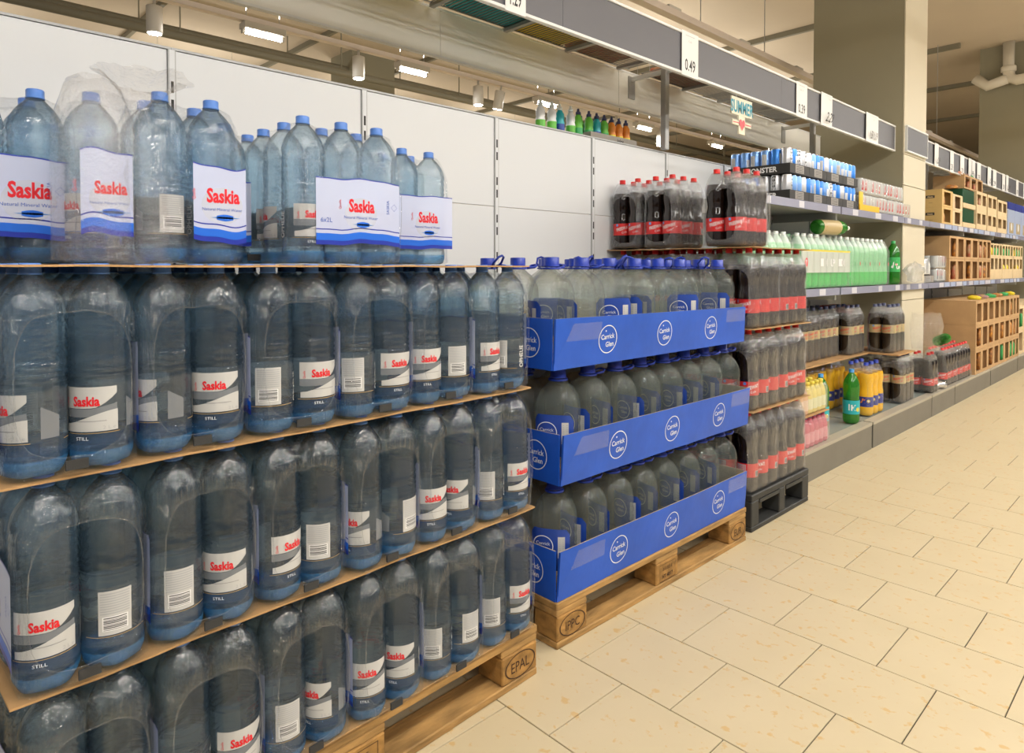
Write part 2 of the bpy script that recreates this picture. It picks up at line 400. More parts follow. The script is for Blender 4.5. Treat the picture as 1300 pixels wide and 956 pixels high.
class Print:
    def __init__(self): self.items = []; self.mats = []
    def mi(self, m):
        if m not in self.mats: self.mats.append(m)
        return self.mats.index(m)
    def poly(self, pts, m, lv=1): self.items.append((list(pts), [list(range(len(pts)))], self.mi(m), lv)); return self
    def rect(self, s0, s1, t0, t1, m, lv=1, n=1):
        v = []; f = []
        for i in range(n + 1):
            s = s0 + (s1 - s0) * i / n; v += [(s, t0), (s, t1)]
        for i in range(n): f.append([2 * i, 2 * i + 2, 2 * i + 3, 2 * i + 1])
        self.items.append((v, f, self.mi(m), lv)); return self
    def strip(self, top, bot, m, lv=1):
        """band between two poly-lines of equal length"""
        k = len(top); self.items.append((list(top) + list(bot), [[k + i, k + i + 1, i + 1, i] for i in range(k - 1)], self.mi(m), lv)); return self
    def ring(self, cs, ct, r0, r1, m, lv=1, n=28, sx=1.0):
        v = []
        for k in range(n):
            a = 2 * PI * k / n; v += [(cs + sx * r0 * math.cos(a), ct + r0 * math.sin(a)), (cs + sx * r1 * math.cos(a), ct + r1 * math.sin(a))]
        self.items.append((v, [[2 * k, 2 * k + 1, (2 * k + 3) % (2 * n), (2 * k + 2) % (2 * n)] for k in range(n)], self.mi(m), lv)); return self
    def disc(self, cs, ct, r, m, lv=1, n=20, sx=1.0):
        return self.poly([(cs + sx * r * math.cos(2 * PI * k / n), ct + r * math.sin(2 * PI * k / n)) for k in range(n)], m, lv)
    def text(self, txt, cs, ct, h, m, lv=2, bold=0.0, sx=1.0, rot=0.0):
        v, f = text2d(txt, bold); c, s = math.cos(rot), math.sin(rot)
        self.items.append(([(cs + (x * sx * c - y * s) * h, ct + (x * sx * s + y * c) * h) for x, y in v], f, self.mi(m), lv)); return self
    def mesh(self, name, fn, lift=0.0004):
        b = MB()
        for v, f, m, lv in self.items: b.add([fn(p[0], p[1], lv * lift) for p in v], f, m, True)
        return b.mesh(name, self.mats)
    def into(self, mb, fn, off, lift=0.0004):
        for v, f, m, lv in self.items: mb.add([fn(p[0], p[1], lv * lift) for p in v], f, m + off, False)
def cyl(r): return lambda s, t, o: ((r + o) * math.cos(s / r), (r + o) * math.sin(s / r), t)
def plane(org, right, up=(0, 0, 1)):
    org = Vector(org); right = Vector(right); up = Vector(up); nrm = right.cross(up)
    return lambda s, t, o: tuple(org + right * s + up * t + nrm * o)
def ord_(k): return ['first', 'second', 'third', 'fourth', 'fifth', 'sixth', 'seventh', 'eighth', 'ninth', 'tenth', 'eleventh', 'twelfth'][k]

# ------------------------------------------------------------------ the setting
b = MB().box(-14, 8, -5, 24, -0.06, -0.004)
floor = struct('floor', b.mesh('floor', [M['joint']]), label='cream floor of square tiles laid in half bond')
TW, TD, GAP = 0.310, 0.303, 0.0034
tile_me = MB().box(-TW / 2 + GAP / 2, TW / 2 - GAP / 2, -TD / 2 + GAP / 2, TD / 2 - GAP / 2, -0.012, 0, b=0.0008).mesh('tile', [M['tile']])
cells = []
for r in range(-9, 64):
    y = 2.115 + TD * (r + 0.5)
    if y > 20: break
    for q in range(-46, 25):
        x = -0.975 + TW * (q + 0.5) + (TW / 2 if r % 2 else 0)
        z = -x * 0.723 + y * 0.691
        seen = z > 0.5 and -0.9 < (x * 0.691 + y * 0.723) / z < 0.82 and x > -1.9 and z < 9
        cells.append((z if seen else 99 + z, x, y))
cells.sort()
for z, x, y in cells[:300]: obj('tile', tile_me, floor, (x, y, 0))
b = MB()
for z, x, y in cells[300:]: b.box(x - TW / 2 + GAP / 2, x + TW / 2 - GAP / 2, y - TD / 2 + GAP / 2, y + TD / 2 - GAP / 2, -0.012, 0)
rest = obj('tile_field', b.mesh('tile_field', [M['tile']]), floor); rest['kind'] = 'stuff'

CEIL = 4.45
struct('ceiling', MB().box(-14, 8, -5, 24, CEIL, CEIL + 0.1).mesh('ceiling', [M['ceiling']]), label='beige painted ceiling of the store')
struct('wall_back', MB().box(-14, 8, 24, 24.1, 0, CEIL).mesh('wall_back', [M['far_wall']]), label='beige end wall of the store')
struct('wall_left', MB().box(-14.1, -14, -5, 24, 0, CEIL).mesh('wall_left', [M['far_wall']]), label='beige side wall beyond the other aisle')

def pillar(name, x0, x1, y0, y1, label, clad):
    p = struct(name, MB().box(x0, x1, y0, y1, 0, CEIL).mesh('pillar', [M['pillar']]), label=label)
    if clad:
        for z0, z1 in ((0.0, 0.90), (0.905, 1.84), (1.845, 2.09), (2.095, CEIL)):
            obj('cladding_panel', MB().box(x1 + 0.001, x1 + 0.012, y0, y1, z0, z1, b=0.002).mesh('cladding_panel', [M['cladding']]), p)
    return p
pillar('pillar', -2.47, -1.752, 6.05, 6.64, 'square pillar with shade-darkened olive sides standing in the shelving row', True)
pillar('pillar', -2.47, -1.76, 12.1, 12.9, 'shade-darkened olive pillar farther along the row carrying a bent white pipe', False)
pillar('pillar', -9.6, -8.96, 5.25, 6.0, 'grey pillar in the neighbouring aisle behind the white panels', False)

# bent white pipe on the far pillar
t = thing('drain_pipe', 'bent white drain pipe under the ceiling at the far pillar', 'pipe', (-2.1, 12.0, 3.9))
pv = MB(); pv.tube([(0, 0, 0.55), (0, 0, 0.12), (0.02, -0.02, 0.03), (0.10, -0.02, -0.02), (0.9, -0.02, 0.02)], 0.075, 12)
obj('pipe', pv.mesh('pipe', [M['pipe']]), t)
obj('elbow', MB().tube([(0.0, -0.02, 0.02), (-0.25, -0.02, -0.04), (-0.40, -0.02, 0.10)], 0.075, 12).mesh('elbow', [M['pipe']]), t)
obj('collar', MB().lathe([(0.088, -0.04), (0.095, -0.03), (0.095, 0.03), (0.088, 0.04)], 16, z=0.16).mesh('collar', [M['pipe']]), t)

# ------------------------------------------------------------------ the shelving row
WX = -2.195
BAY = 1.3335
SLOT_PAT = [0.05 * k for k in range(1, 36)]
def upright_mesh(top):
    b = MB().box(-0.018, 0.006, -0.011, 0.011, 0.0, top, 0)
    b.box(0.006, 0.0066, -0.0075, 0.0075, 0.0, top, 2)
    z = 0.16
    k = 0
    while z < top - 0.05:
        if k % 3 != 2: b.box(0.0066, 0.0072, -0.004, 0.004, z, z + 0.035, 1)
        z += 0.055; k += 1
    return b.mesh('upright', [M['upright'], M['slot'], M['white_panel']])
UP = upright_mesh(1.83)
PANEL = {}
def panel_mesh(z0, z1, w):
    k = (z0, z1, w)
    if k not in PANEL: PANEL[k] = MB().box(-0.012, 0.0, -w / 2, w / 2, z0, z1, b=0.0015).mesh('back_panel', [M['white_panel']])
    return PANEL[k]
bay_names = ['bare white bay behind the nearest packs, outside the stack', 'bare white shelving bay behind the blue-label water packs', 'bare white shelving bay behind the five-litre bottles',
             'white shelving bay behind the cola stack', 'shelving bay holding energy cans, green soda packs and orange drink', 'shelving bay beyond the pillar with cartons on every shelf',
             'second shelving bay beyond the pillar, stocked with cartons', 'third shelving bay beyond the pillar, small in the distance', 'farthest shelving bay at the end of the row']
BAYS = []
for k in range(9):
    y0 = -0.667 + BAY * (k - 0)
    if k == 4: y0 = 4.667
    BAYS.append(y0)
BAYS = [-0.667, 0.667, 2.0, 3.333, 4.667, 6.667, 8.0, 9.333, 10.667]
for k, y0 in enumerate(BAYS):
    t = thing('shelving_bay', bay_names[k], 'shelving', (WX, y0, 0))
    for q in range(2):
        yc = 0.333 + 0.667 * q
        for z0, z1 in ((0.17, 0.64), (0.642, 1.04), (1.042, 1.44), (1.442, 1.83)):
            obj('back_panel', panel_mesh(z0, z1, 0.643), t, (0, yc, 0))
        obj('upright', UP, t, (0, 0.667 * q, 0))
    obj('top_cap', MB().box(-0.03, 0.004, 0, BAY - 0.001, 1.831, 1.838).mesh('top_cap', [M['upright']]), t)
    if k >= 3:
        w = BAY - 0.013
        ya = 0.17 if k == 3 else 0.013
        p = obj('plinth', MB().box(0.665, 0.69, ya, w, 0, 0.152, 0).box(0.63, 0.692, ya, w, 0.152, 0.170, 1).mesh('plinth', [M['plinth'], M['plinth_top']]), t)
        obj('base_shelf', MB().box(0.0, 0.629, ya, w, 0.13, 0.165).mesh('base_shelf', [M['base_glass']]), t)
        for z in (1.038, 1.576):
            s = obj('shelf', MB().box(0.0, 0.47, ya, w, z - 0.032, z - 0.004).box(0.0, 0.44, ya + 0.004, ya + 0.03, z - 0.085, z - 0.033).mesh('shelf', [M['shelf']]), t)
            l = MB().box(0.471, 0.482, ya, w, z - 0.048, z, 0)
            lp = obj('price_strip', l.mesh('price_strip', [M['lip']]), s)
            yy = ya + 0.06 + 0.13 * ((k * 7) % 3)
            tk = MB(); j = 0
            while yy < w - 0.1:
                tw = (0.07 + 0.05 * random.random()) if k < 5 else (0.13 + 0.12 * random.random())
                tw = min(tw, w - 0.01 - yy)
                tk.box(0.482, 0.4835, yy, yy + tw, z - 0.044, z - 0.004, 1 if (k >= 5 and j % 3) else 0); yy += tw + (0.025 if k >= 5 else 0.26) + 0.22 * random.random() * (0.15 if k >= 5 else 1); j += 1
            o = obj('price_ticket', tk.mesh('price_ticket', [M['ticket'], M['ticket_blue']]), s); o['kind'] = 'stuff'
t = thing('shelf_bridge', 'short run of plinth and price strips in front of the pillar', 'shelving', (WX, 6.001, 0))
obj('plinth', MB().box(0.665, 0.69, 0, 0.665, 0, 0.152, 0).box(0.63, 0.692, 0, 0.665, 0.152, 0.170, 1).mesh('plinth', [M['plinth'], M['plinth_top']]), t)
obj('base_shelf', MB().box(0.456, 0.629, 0, 0.665, 0.13, 0.165).mesh('base_shelf', [M['base_glass']]), t)
for z in (1.038, 1.576):
    s = obj('price_strip', MB().box(0.471, 0.482, 0, 0.665, z - 0.048, z, 0).mesh('price_strip', [M['lip']]), t)
    obj('price_ticket', MB().box(0.482, 0.4835, 0.06, 0.15, z - 0.044, z - 0.004).mesh('price_ticket', [M['ticket']]), s)
    obj('price_ticket', MB().box(0.482, 0.4835, 0.38, 0.46, z - 0.044, z - 0.004).mesh('price_ticket', [M['ticket']]), s)
# far end shelf of the other side, carrying the tray on top
t = thing('storage_shelf', 'narrow grey shelf hidden behind the tops of the white panels', 'shelf', (-2.275, 2.0, 0))
obj('board', MB().box(-0.34, 0.03, -0.6, 2.4, 1.80, 1.832).mesh('board', [M['shelf']]), t)
obj('bracket', MB().box(-0.32, 0.0, -0.5, -0.47, 0.0, 1.80).box(-0.32, 0.0, 2.3, 2.33, 0.0, 1.80).mesh('bracket', [M['steel']]), t)

# overhead price rail
def rail(name, label, x, y0, y1, z0, z1, front, facing=1, joints=()):
    t = thing(name, label, 'price rail', (x, y0, z0))
    L = y1 - y0; h = z1 - z0
    ys = [0.0] + [j - y0 for j in joints] + [L]
    for a, c in zip(ys[:-1], ys[1:]):
        obj('face_panel', MB().box(-0.012, 0.0, a + 0.001, c - 0.001, 0.012, h - 0.012).mesh('face_panel', [front]), t)
    for za, zb in ((0.0, 0.013), (h - 0.013, h)):
        obj('edge_strip', MB().box(-0.016, 0.006, 0, L, za, zb, b=0.002).mesh('edge_strip', [M['rail_white']]), t)
    for ya in (0.0, L - 0.008): obj('end_cap', MB().box(-0.016, 0.004, ya, ya + 0.008, 0.013, h - 0.013).mesh('end_cap', [M['rail_white']]), t)
    return t
RZ0, RZ1 = 2.113, 2.322
rail('price_rail', 'long dark grey price rail hanging over the water and cola', -1.80, 0.667, 6.02, RZ0, RZ1, M['rail_grey'], joints=(2.0, 3.95))
rail('price_rail', 'short dark grey price rail on the front of the pillar', -1.725, 6.06, 6.63, RZ0 - 0.002, RZ1 + 0.002, M['rail_grey'])
rail('price_rail', 'dark grey price rail beyond the pillar, crowded with white cards', -1.80, 6.667, 13.0, RZ0, RZ1, M['rail_grey'], joints=(8.0, 9.333, 10.667))
t = thing('rear_rail', 'long beige rail of the neighbouring aisle above the white panels', 'price rail', (-2.40, -0.7, RZ0))
for a, c in ((0, 2.55), (2.552, 3.85), (3.852, 6.74)):
    obj('face_panel', MB().box(-0.012, 0.0, a, c, 0.004, 0.205).mesh('face_panel', [M['band_beige']]), t)
obj('edge_strip', MB().box(-0.02, 0.004, 0, 6.74, 0.205, 0.213).box(-0.02, 0.004, 0, 6.74, -0.006, 0.004).mesh('edge_strip', [M['rail_white']]), t)

# posts and wire decks that carry the rails
post_lab = ['silver post on the panels near the 0.49 card', 'silver post at the end of the first rail beside the pillar',
            'silver post rising from the shelving just beyond the pillar', 'silver post of the rail two bays beyond the pillar', 'silver post of the rail at the far cartons']
for k, y in enumerate((3.27, 5.30, 6.93, 8.3, 9.9)):
    t = thing('rail_post', post_lab[k], 'post', (-2.165, y, 0))
    obj('post', MB().box(-0.018, 0.018, -0.018, 0.018, 1.84, 2.30, b=0.003).mesh('post', [M['steel']]), t)
    obj('arm', MB().box(-0.235, 0.355, -0.010, 0.010, 2.272, 2.297, b=0.002).mesh('arm', [M['rail_white']]), t)
    obj('plate', MB().box(-0.236, -0.228, -0.03, 0.03, 2.17, 2.30).mesh('plate', [M['steel']]), t)
for k, (ya, yb) in enumerate(((-0.4, 1.3), (1.32, 3.2), (3.32, 5.25), (6.7, 8.9), (8.92, 12))):
    t = thing('wire_deck', ['wire mesh deck above the nearest water packs', 'wire mesh deck with coloured packs lying on it above the 1.29 card', 'wire mesh deck above the tray of sport bottles and the hanging summer sign',
                            'wire mesh deck over the cartons beyond the pillar', 'farthest wire mesh deck along the row'][k], 'wire shelf', (-2.10, ya, 2.324))
    L = yb - ya; w = MB(); n = int(L / 0.022)
    for j in range(n): y = L * (j + 0.5) / n; w.box(-0.27, 0.275, y - 0.002, y + 0.002, 0, 0.004)
    for x in (-0.26, -0.09, 0.09, 0.265): w.box(x - 0.003, x + 0.003, 0, L, -0.005, 0)
    o = obj('wires', w.mesh('wires', [M['wire']]), t); o['kind'] = 'stuff'
    for j in range(int(L / 0.44) + 1):
        obj('cross_bar', MB().box(-0.27, 0.275, -0.012, 0.012, -0.022, -0.006).mesh('cross_bar', [M['steel']]), t, (0, min(L - 0.02, 0.02 + 0.44 * j), 0))
for k, (y, c, l) in enumerate(((1.55, 'yellow_print', 'yellow flat pack lying on the wire deck, nearer one'), (2.05, 'cyan_label', 'blue-green flat pack on the wire deck'), (2.42, 'yellow_print', 'yellow flat pack lying on the wire deck, farther one'),
                               (2.85, 'snack_red', 'red-brown flat pack on the wire deck behind the 0.49 card'), (3.62, 'snack_red', 'reddish flat pack on the wire deck past the silver post'))):
    t = thing('flat_pack', l, 'package', (-2.12, y, 2.3285), me=MB().box(-0.26, 0.10, -0.20, 0.20, 0, 0.05, b=0.01).mesh('flat_pack', [M[c]]))

# price cards clipped to the rail
def card(y, w, label, big=None, small=None, curl=0.0, x=-1.793, tall=1.0):
    P = Print(); h = (RZ1 - RZ0) * tall
    P.rect(-w / 2, w / 2, -0.004, h + 0.002, M['paper'], 1, 4)
    if big: P.text(big, 0, h * 0.25, 0.058, M['black_print'], 2, bold=0.015, sx=min(0.9, w * 0.84 / (0.058 * 0.78 * len(big))))
    if small:
        P.text(small, 0, h * 0.80, 0.011, M['grey_print'], 2)
        P.rect(-w * 0.28, w * 0.28, h * 0.915, h * 0.925, M['grey_print'], 2)
    base = plane((0, 0, 0), (0, 1, 0))
    def fn(s, t_, o):
        p = base(s, t_, o); return (p[0] + curl * (1 - (2 * t_ / h - 1) ** 2) * 0.05 + (0.006 if curl else 0), p[1], p[2])
    me = P.mesh('price_card', fn)
    bmx = MB(); n0 = len(P.mats)
    c = thing('price_card', label, 'price card', (x, y, RZ0), me=me)
    return c
card(1.732, 0.105, 'white price card reading 1.29, nearest on the long rail', '1.29', 'Soda')
card(2.925, 0.150, 'white price card reading 0.49 on the long rail', '0.49', 'Cola')
card(4.22, 0.160, 'white price card reading 0.39, just before the curled card', '0.39', 'Soda 1.5 l')
card(4.60, 0.185, 'curled white price card reading 2.29 on the long rail', '2.29', 'Drink', curl=0.6)
card(5.46, 0.260, 'wide white price card reading 1.59 and 1.19 near the pillar', '1.59 1.19', 'Cola', curl=0.3)
far = [(7.16, .13), (7.71, .13), (8.10, .16), (8.40, .13), (8.57, .13), (8.81, .17), (9.28, .17), (9.58, .18), (10.07, .17), (10.25, .14), (10.9, .16), (11.4, .2)]
for k, (y, w) in enumerate(far):
    card(y, w, 'white price card beyond the pillar, %s from the pillar' % ord_(k), '%d.%02d' % (1 + k % 2, (39, 59, 79, 99)[k % 4]), None, curl=0.5 if k % 3 == 0 else 0)

# hanging summer sign
t = thing('hanging_sign', 'small cut-out sign reading SUMMER with a red heart, hung below the rail', 'sign', (-1.80, 3.46, 1.90))
sb = MB(); sb.box(-0.004, 0.004, -0.115, 0.115, 0.10, 0.195, b=0.001); sb.box(-0.004, 0.004, -0.105, 0.105, 0.045, 0.072, b=0.001)
sb.box(-0.004, 0.004, -0.035, 0.035, 0.0, 0.10, b=0.001)
obj('board', sb.mesh('board', [M['sign_cream']]), t)
P = Print(); P.text('SUMMER', 0, 0.147, 0.066, M['teal'], 3, bold=0.03, sx=0.72)
hp = []
for k in range(24):
    a = 2 * PI * k / 24; hp.append((0.0021 * 16 * math.sin(a) ** 3 * 0.95, 0.055 + 0.0022 * (13 * math.cos(a) - 5 * math.cos(2 * a) - 2 * math.cos(3 * a) - math.cos(4 * a))))
P.poly(hp[::-1], M['red_print'], 3); P.rect(-0.1, -0.035, 0.056, 0.061, M['red_print'], 3); P.rect(0.035, 0.1, 0.056, 0.061, M['red_print'], 3)
obj('lettering', P.mesh('lettering', plane((0.004, 0, 0), (0, 1, 0))), t)
obj('hanger', MB().box(-0.001, 0.001, -0.06, -0.056, 0.195, 0.213).box(-0.001, 0.001, 0.056, 0.06, 0.195, 0.213).mesh('hanger', [M['steel']]), t)

# ------------------------------------------------------------------ ceiling equipment
def strip_lamp(x, y, z, label, L=1.45, shield=True):
    t = thing('strip_lamp', label, 'lamp', (x, y, z), group='strip lamps under the ceiling')
    obj('housing', MB().box(-0.06, 0.06, -L / 2, L / 2, 0.03, 0.085, b=0.006).mesh('housing', [M['lamp_body']]), t)
    obj('tube', MB().tube([(0, -L / 2 + 0.02, 0.012), (0, L / 2 - 0.02, 0.012)], 0.016, 8).mesh('tube', [M['lamp']]), t)
    for ya in (-L / 2, L / 2 - 0.02): obj('socket', MB().box(-0.02, 0.02, ya, ya + 0.02, -0.005, 0.03).mesh('socket', [M['lamp_body']]), t)
    for ya in (-L * 0.4, L * 0.4): obj('suspension_wire', MB().box(-0.002, 0.002, ya - 0.002, ya + 0.002, 0.085, CEIL - z - 0.001).mesh('suspension_wire', [M['steel']]), t)
for k, (x, y) in enumerate(LAMPS_AISLE): strip_lamp(x, y, 3.085, 'strip lamp hanging over the tiled aisle')
for k, y in enumerate(LAMPS_SIDE): strip_lamp(-5.3, y, 3.02, 'bare strip lamp in the neighbouring aisle, %s along its track' % ord_(k), 0.34)
for k, y in enumerate(FILL_LAMPS_FAR): strip_lamp(-10.4, y, 3.02, 'added fill strip lamp two aisles away, %s in its row' % ord_(k), 1.3)

t = thing('light_track', 'pinkish light track of the neighbouring aisle carrying lamps and spots', 'track', (-5.3, 0, 3.02))
obj('track', MB().box(-0.03, 0.03, -1, 16, 0.09, 0.13).mesh('track', [M['track']]), t, (0.0, 0, 0.0))
t = thing('light_track', 'pinkish cable tray above the long dark price rail', 'track', (-2.85, 0, 3.06))
obj('track', MB().box(-0.035, 0.035, 1.0, 14, 0.0, 0.012).box(-0.035, -0.028, 1, 14, 0.012, 0.05).box(0.028, 0.035, 1, 14, 0.012, 0.05).mesh('track', [M['track']]), t)
for j in range(9): obj('suspension_wire', MB().box(-0.003, 0.003, -0.003, 0.003, 0.012, CEIL - 3.061).mesh('suspension_wire', [M['steel']]), t, (0, 2.6 + 1.1 * j, 0))
for j in range(10): obj('clip', MB().box(-0.026, 0.026, -0.08, 0.08, 0.0121, 0.075).mesh('clip', [M['lamp_body']]), t, (0, 2.2 + 1.1 * j, 0))
t = thing('spot_lamp', 'x', 'lamp', (-5.3, 1.5, 2.86)); t['label'] = 'white cylinder spot lamp above the nearest water packs'
obj('spot_body', MB().lathe([(0.05, 0.0), (0.055, 0.01), (0.055, 0.19), (0.03, 0.2)], 16).mesh('spot_body', [M['lamp_body']]), t)
obj('bulb', MB().lathe([(0.03, -0.006), (0.046, -0.002), (0.046, 0.0), (0.02, 0.004)], 16).mesh('bulb', [M['lamp']]), t)
obj('stem', MB().box(-0.008, 0.008, -0.008, 0.008, 0.2, 0.25).mesh('stem', [M['lamp_body']]), t)
spot0 = t
for y, l in ((3.17, 'white cylinder spot lamp in front of the grey pillar'), (4.58, 'white cylinder spot lamp past the grey pillar, nearer of two'), (4.85, 'white cylinder spot lamp past the grey pillar, farther of two'),
             (6.9, 'white cylinder spot lamp by the tray of sport bottles'), (7.9, 'white cylinder spot lamp near the silver post')):
    c = copy_tree(spot0); c.location = (-5.3, y, 2.86); c['label'] = l; c.rotation_euler = (0, 0.25 if y in (4.85,) else 0, 0)
for k, (x, z, l) in enumerate(((-7.6, 3.62, 'dark steel pipe running under the ceiling of the neighbouring aisle, nearer one'), (-9.1, 4.17, 'dark steel pipe running high under the ceiling beyond the grey pillar'))):
    t = thing('ceiling_pipe', l, 'pipe', (x, 0, z))
    obj('pipe', MB().tube([(0, -3, 0), (0, 18, 0)], 0.045, 10).mesh('pipe', [M['beam']]), t)
    for j in range(8): obj('pipe_hanger', MB().box(-0.006, 0.006, -0.006, 0.006, 0.04, CEIL - z - 0.001).mesh('pipe_hanger', [M['beam']]), t, (0, 0.5 + 1.9 * j, 0))
for k, (y, w) in enumerate(((2.6, 0.05), (4.6, 0.05), (6.3, 0.05), (9.2, 0.06), (11.5, 0.06), (14.0, 0.08), (17.0, 0.08))):
    struct('beam', MB().box(-13.9, -2.6, y, y + w, CEIL - 0.07, CEIL - 0.001).mesh('beam', [M['beam']]), label='dark beam across the ceiling of the neighbouring aisle, %s from the camera' % ord_(k))
t = thing('duct_frame', 'dark bent pipe frame under the ceiling beyond the first pillar', 'pipe', (-5.0, 15.5, 3.3))
obj('pipe', MB().tube([(-4, 0, 0.40), (0.6, 0, 0.62), (0.9, 0, 0.55), (0.95, 0, 0.0)], 0.035, 8).tube([(-4, 0, -0.1), (1.3, 0, 0.0)], 0.04, 8).mesh('pipe', [M['beam']]), t)
for ya in (-3.5, 0.5): obj('pipe_hanger', MB().box(-0.01, 0.01, -0.01, 0.01, 0.4, CEIL - 3.301).mesh('pipe_hanger', [M['beam']]), t, (ya, 0, 0))

# ------------------------------------------------------------------ wooden pallets
def pallet(loc, label, stamp):
    t = thing('wooden_pallet', label, 'pallet', loc)        # local: x depth (front 0, back -0.8), y length 0..1.2
    W = M['wood']
    def bd(x0, x1, y0, y1, z0, z1, nm='board'):
        b = MB().box(x0, x1, y0, y1, z0, z1, b=0.003)
        b.v = [(p[0] + 0.002 * noise.noise(Vector((p[1] * 9, p[0] * 11, p[2] * 9 + loc[1]))), p[1] + 0.002 * noise.noise(Vector((p[0] * 9, 3 + p[1], loc[1]))), p[2]) for p in b.v]
        return obj(nm, b.mesh(nm, [W]), t)
    for x0, x1 in ((-0.145, 0.0), (-0.29, -0.19), (-0.4725, -0.3275), (-0.61, -0.51), (-0.80, -0.655)): bd(x0, x1, 0, 1.2, 0.122, 0.144)
    for y0 in (0.0, 0.5275, 1.055): bd(-0.798, -0.002, y0 + 0.001, y0 + 0.144, 0.1, 0.1215, 'cross_board')
    for x0, x1 in ((-0.10, 0.0), (-0.45, -0.35), (-0.80, -0.70)): bd(x0, x1, 0.001, 1.199, 0.0, 0.0215)
    for i, y0 in enumerate((0.0, 0.5275, 1.055)):
        for x0, x1 in ((-0.10, -0.001), (-0.4725, -0.3275), (-0.799, -0.70)):
            k = obj('block', MB().box(x0, x1, y0 + 0.002, y0 + 0.143, 0.022, 0.0995, b=0.004).mesh('block', [M['wood_block']]), t)
            if x1 > -0.01:
                P = Print(); cy = y0 + 0.0725
                if i == 1:
                    P.text(stamp[1][0], cy, 0.072, 0.012, M['stamp'], 2, bold=0.01); P.text(stamp[1][1], cy, 0.045, 0.014, M['stamp'], 2, bold=0.03)
                    for e in ((0.028, 0.0295), (0.088, 0.0895)): P.rect(cy - 0.05, cy + 0.05, e[0], e[1], M['stamp'], 2)
                    for e in (-0.05, 0.0485): P.rect(cy + e, cy + e + 0.0015, 0.028, 0.0895, M['stamp'], 2)
                else:
                    P.text(stamp[0 if i == 0 else 2], cy, 0.060, 0.030, M['stamp'], 2, bold=0.0, sx=0.85)
                    P.ring(cy, 0.060, 0.0325, 0.035, M['stamp'], 2, sx=1.75)
                obj('stamp', P.mesh('stamp', plane((x1, 0, 0), (0, 1, 0)), 0.0005), k)
    return t
SROT = math.radians(2.58)          # the water pallet stands slightly askew to the shelves
def SK(x, y):
    c, q = math.cos(SROT), math.sin(SROT); y -= 1.2
    return (-1.320 + x * c - y * q, 1.317 + x * q + y * c)
pallet((*SK(-0.004, 0.053), 0.0), 'worn wooden pallet stamped EPAL under the stack of water packs', ('EUR', ('DE 215', 'EPAL'), 'EPAL')).rotation_euler.z = SROT
PF2, PY2 = -1.365, 1.495
pallet((PF2, PY2, 0.0), 'worn wooden pallet under the blue trays of five-litre bottles', ('IPPC', ('315 ED E', 'HT 4017'), 'EUR'))

# black plastic half pallet
CY0, CF = 2.785, -1.385
t = thing('plastic_pallet', 'black plastic half pallet under the cola packs', 'pallet', (CF, CY0, 0))
obj('deck', MB().box(-0.80, 0, 0, 0.60, 0.135, 0.165, b=0.004).mesh('deck', [M['black_plastic']]), t)
for y0, w in ((0.0, 0.07), (0.275, 0.06), (0.53, 0.07)):
    for x0 in (-0.80, -0.44, -0.09): obj('foot', MB().box(x0, x0 + 0.089, y0, y0 + w, 0.023, 0.1345, b=0.004).mesh('foot', [M['black_plastic']]), t)
obj('skid', MB().box(-0.80, -0.711, 0, 0.6, 0, 0.0225, b=0.003).box(-0.44, -0.351, 0, 0.6, 0, 0.0225, b=0.003).box(-0.09, -0.001, 0, 0.6, 0, 0.0225, b=0.003).mesh('skid', [M['black_plastic']]), t)
obj('rib', MB().box(-0.004, 0.0015, 0.075, 0.27, 0.118, 0.134).box(-0.004, 0.0015, 0.34, 0.525, 0.118, 0.134).mesh('rib', [M['black_plastic']]), t)

# ------------------------------------------------------------------ two-litre water bottles in six-packs
BH, BR = 0.338, 0.0480
def water_profile():
    p = [(0.020, 0.004), (0.034, 0.0), (0.043, 0.004), (0.0475, 0.016), (BR, 0.028), (BR, 0.034), (BR - 0.0012, 0.038), (BR - 0.0012, 0.134), (BR, 0.138)]
    for z in (0.141, 0.152, 0.163):
        p += [(BR, z), (BR - 0.0030, z + 0.0045), (BR, z + 0.009)]
    z = 0.180
    while z < 0.248:
        p += [(BR - 0.0002, z), (BR - 0.0030, z + 0.0075)]; z += 0.0148
    p += [(BR, 0.257), (0.0472, 0.266), (0.0435, 0.280), (0.0365, 0.293), (0.0275, 0.305), (0.0190, 0.314), (0.0150, 0.3185), (0.0138, 0.322), (0.0138, 0.330)]
    return p
bb = MB().lathe(water_profile(), 28, mats=[1 if p[1] < 0.024 else 0 for p in water_profile()])
def petal(p):
    z = p[2]
    if z < 0.03:
        a = math.atan2(p[1], p[0]); k = 1 - 0.10 * (1 - z / 0.03) * (0.5 + 0.5 * math.cos(5 * a)); return (p[0] * k, p[1] * k, z)
    if 0.178 < z < 0.256:
        a = math.atan2(p[1], p[0]); return (p[0], p[1], z + 0.0050 * math.sin(3 * a) * min(1, (z - 0.176) / 0.012) * min(1, (0.258 - z) / 0.012))
    return p
bb.v = [petal(p) for p in bb.v]
WATER = bb.mesh('water_bottle', [M['water'], M['water_base']])
def cap_mesh(r, z0, z1, m, n=20):
    b = MB(); pr = [(r * 1.06, z0), (r * 1.06, z0 + 0.003), (r, z0 + 0.0035), (r, z1 - 0.002), (r * 0.92, z1)]
    b.lathe(pr, n)
    b.v = [(p[0] * (1 - 0.03 * (i % 2)), p[1] * (1 - 0.03 * (i % 2)), p[2]) for i, p in enumerate(b.v)]
    return b.mesh('cap', [m])
WCAP = cap_mesh(0.0155, 0.3195, BH, M['cap_blue'])
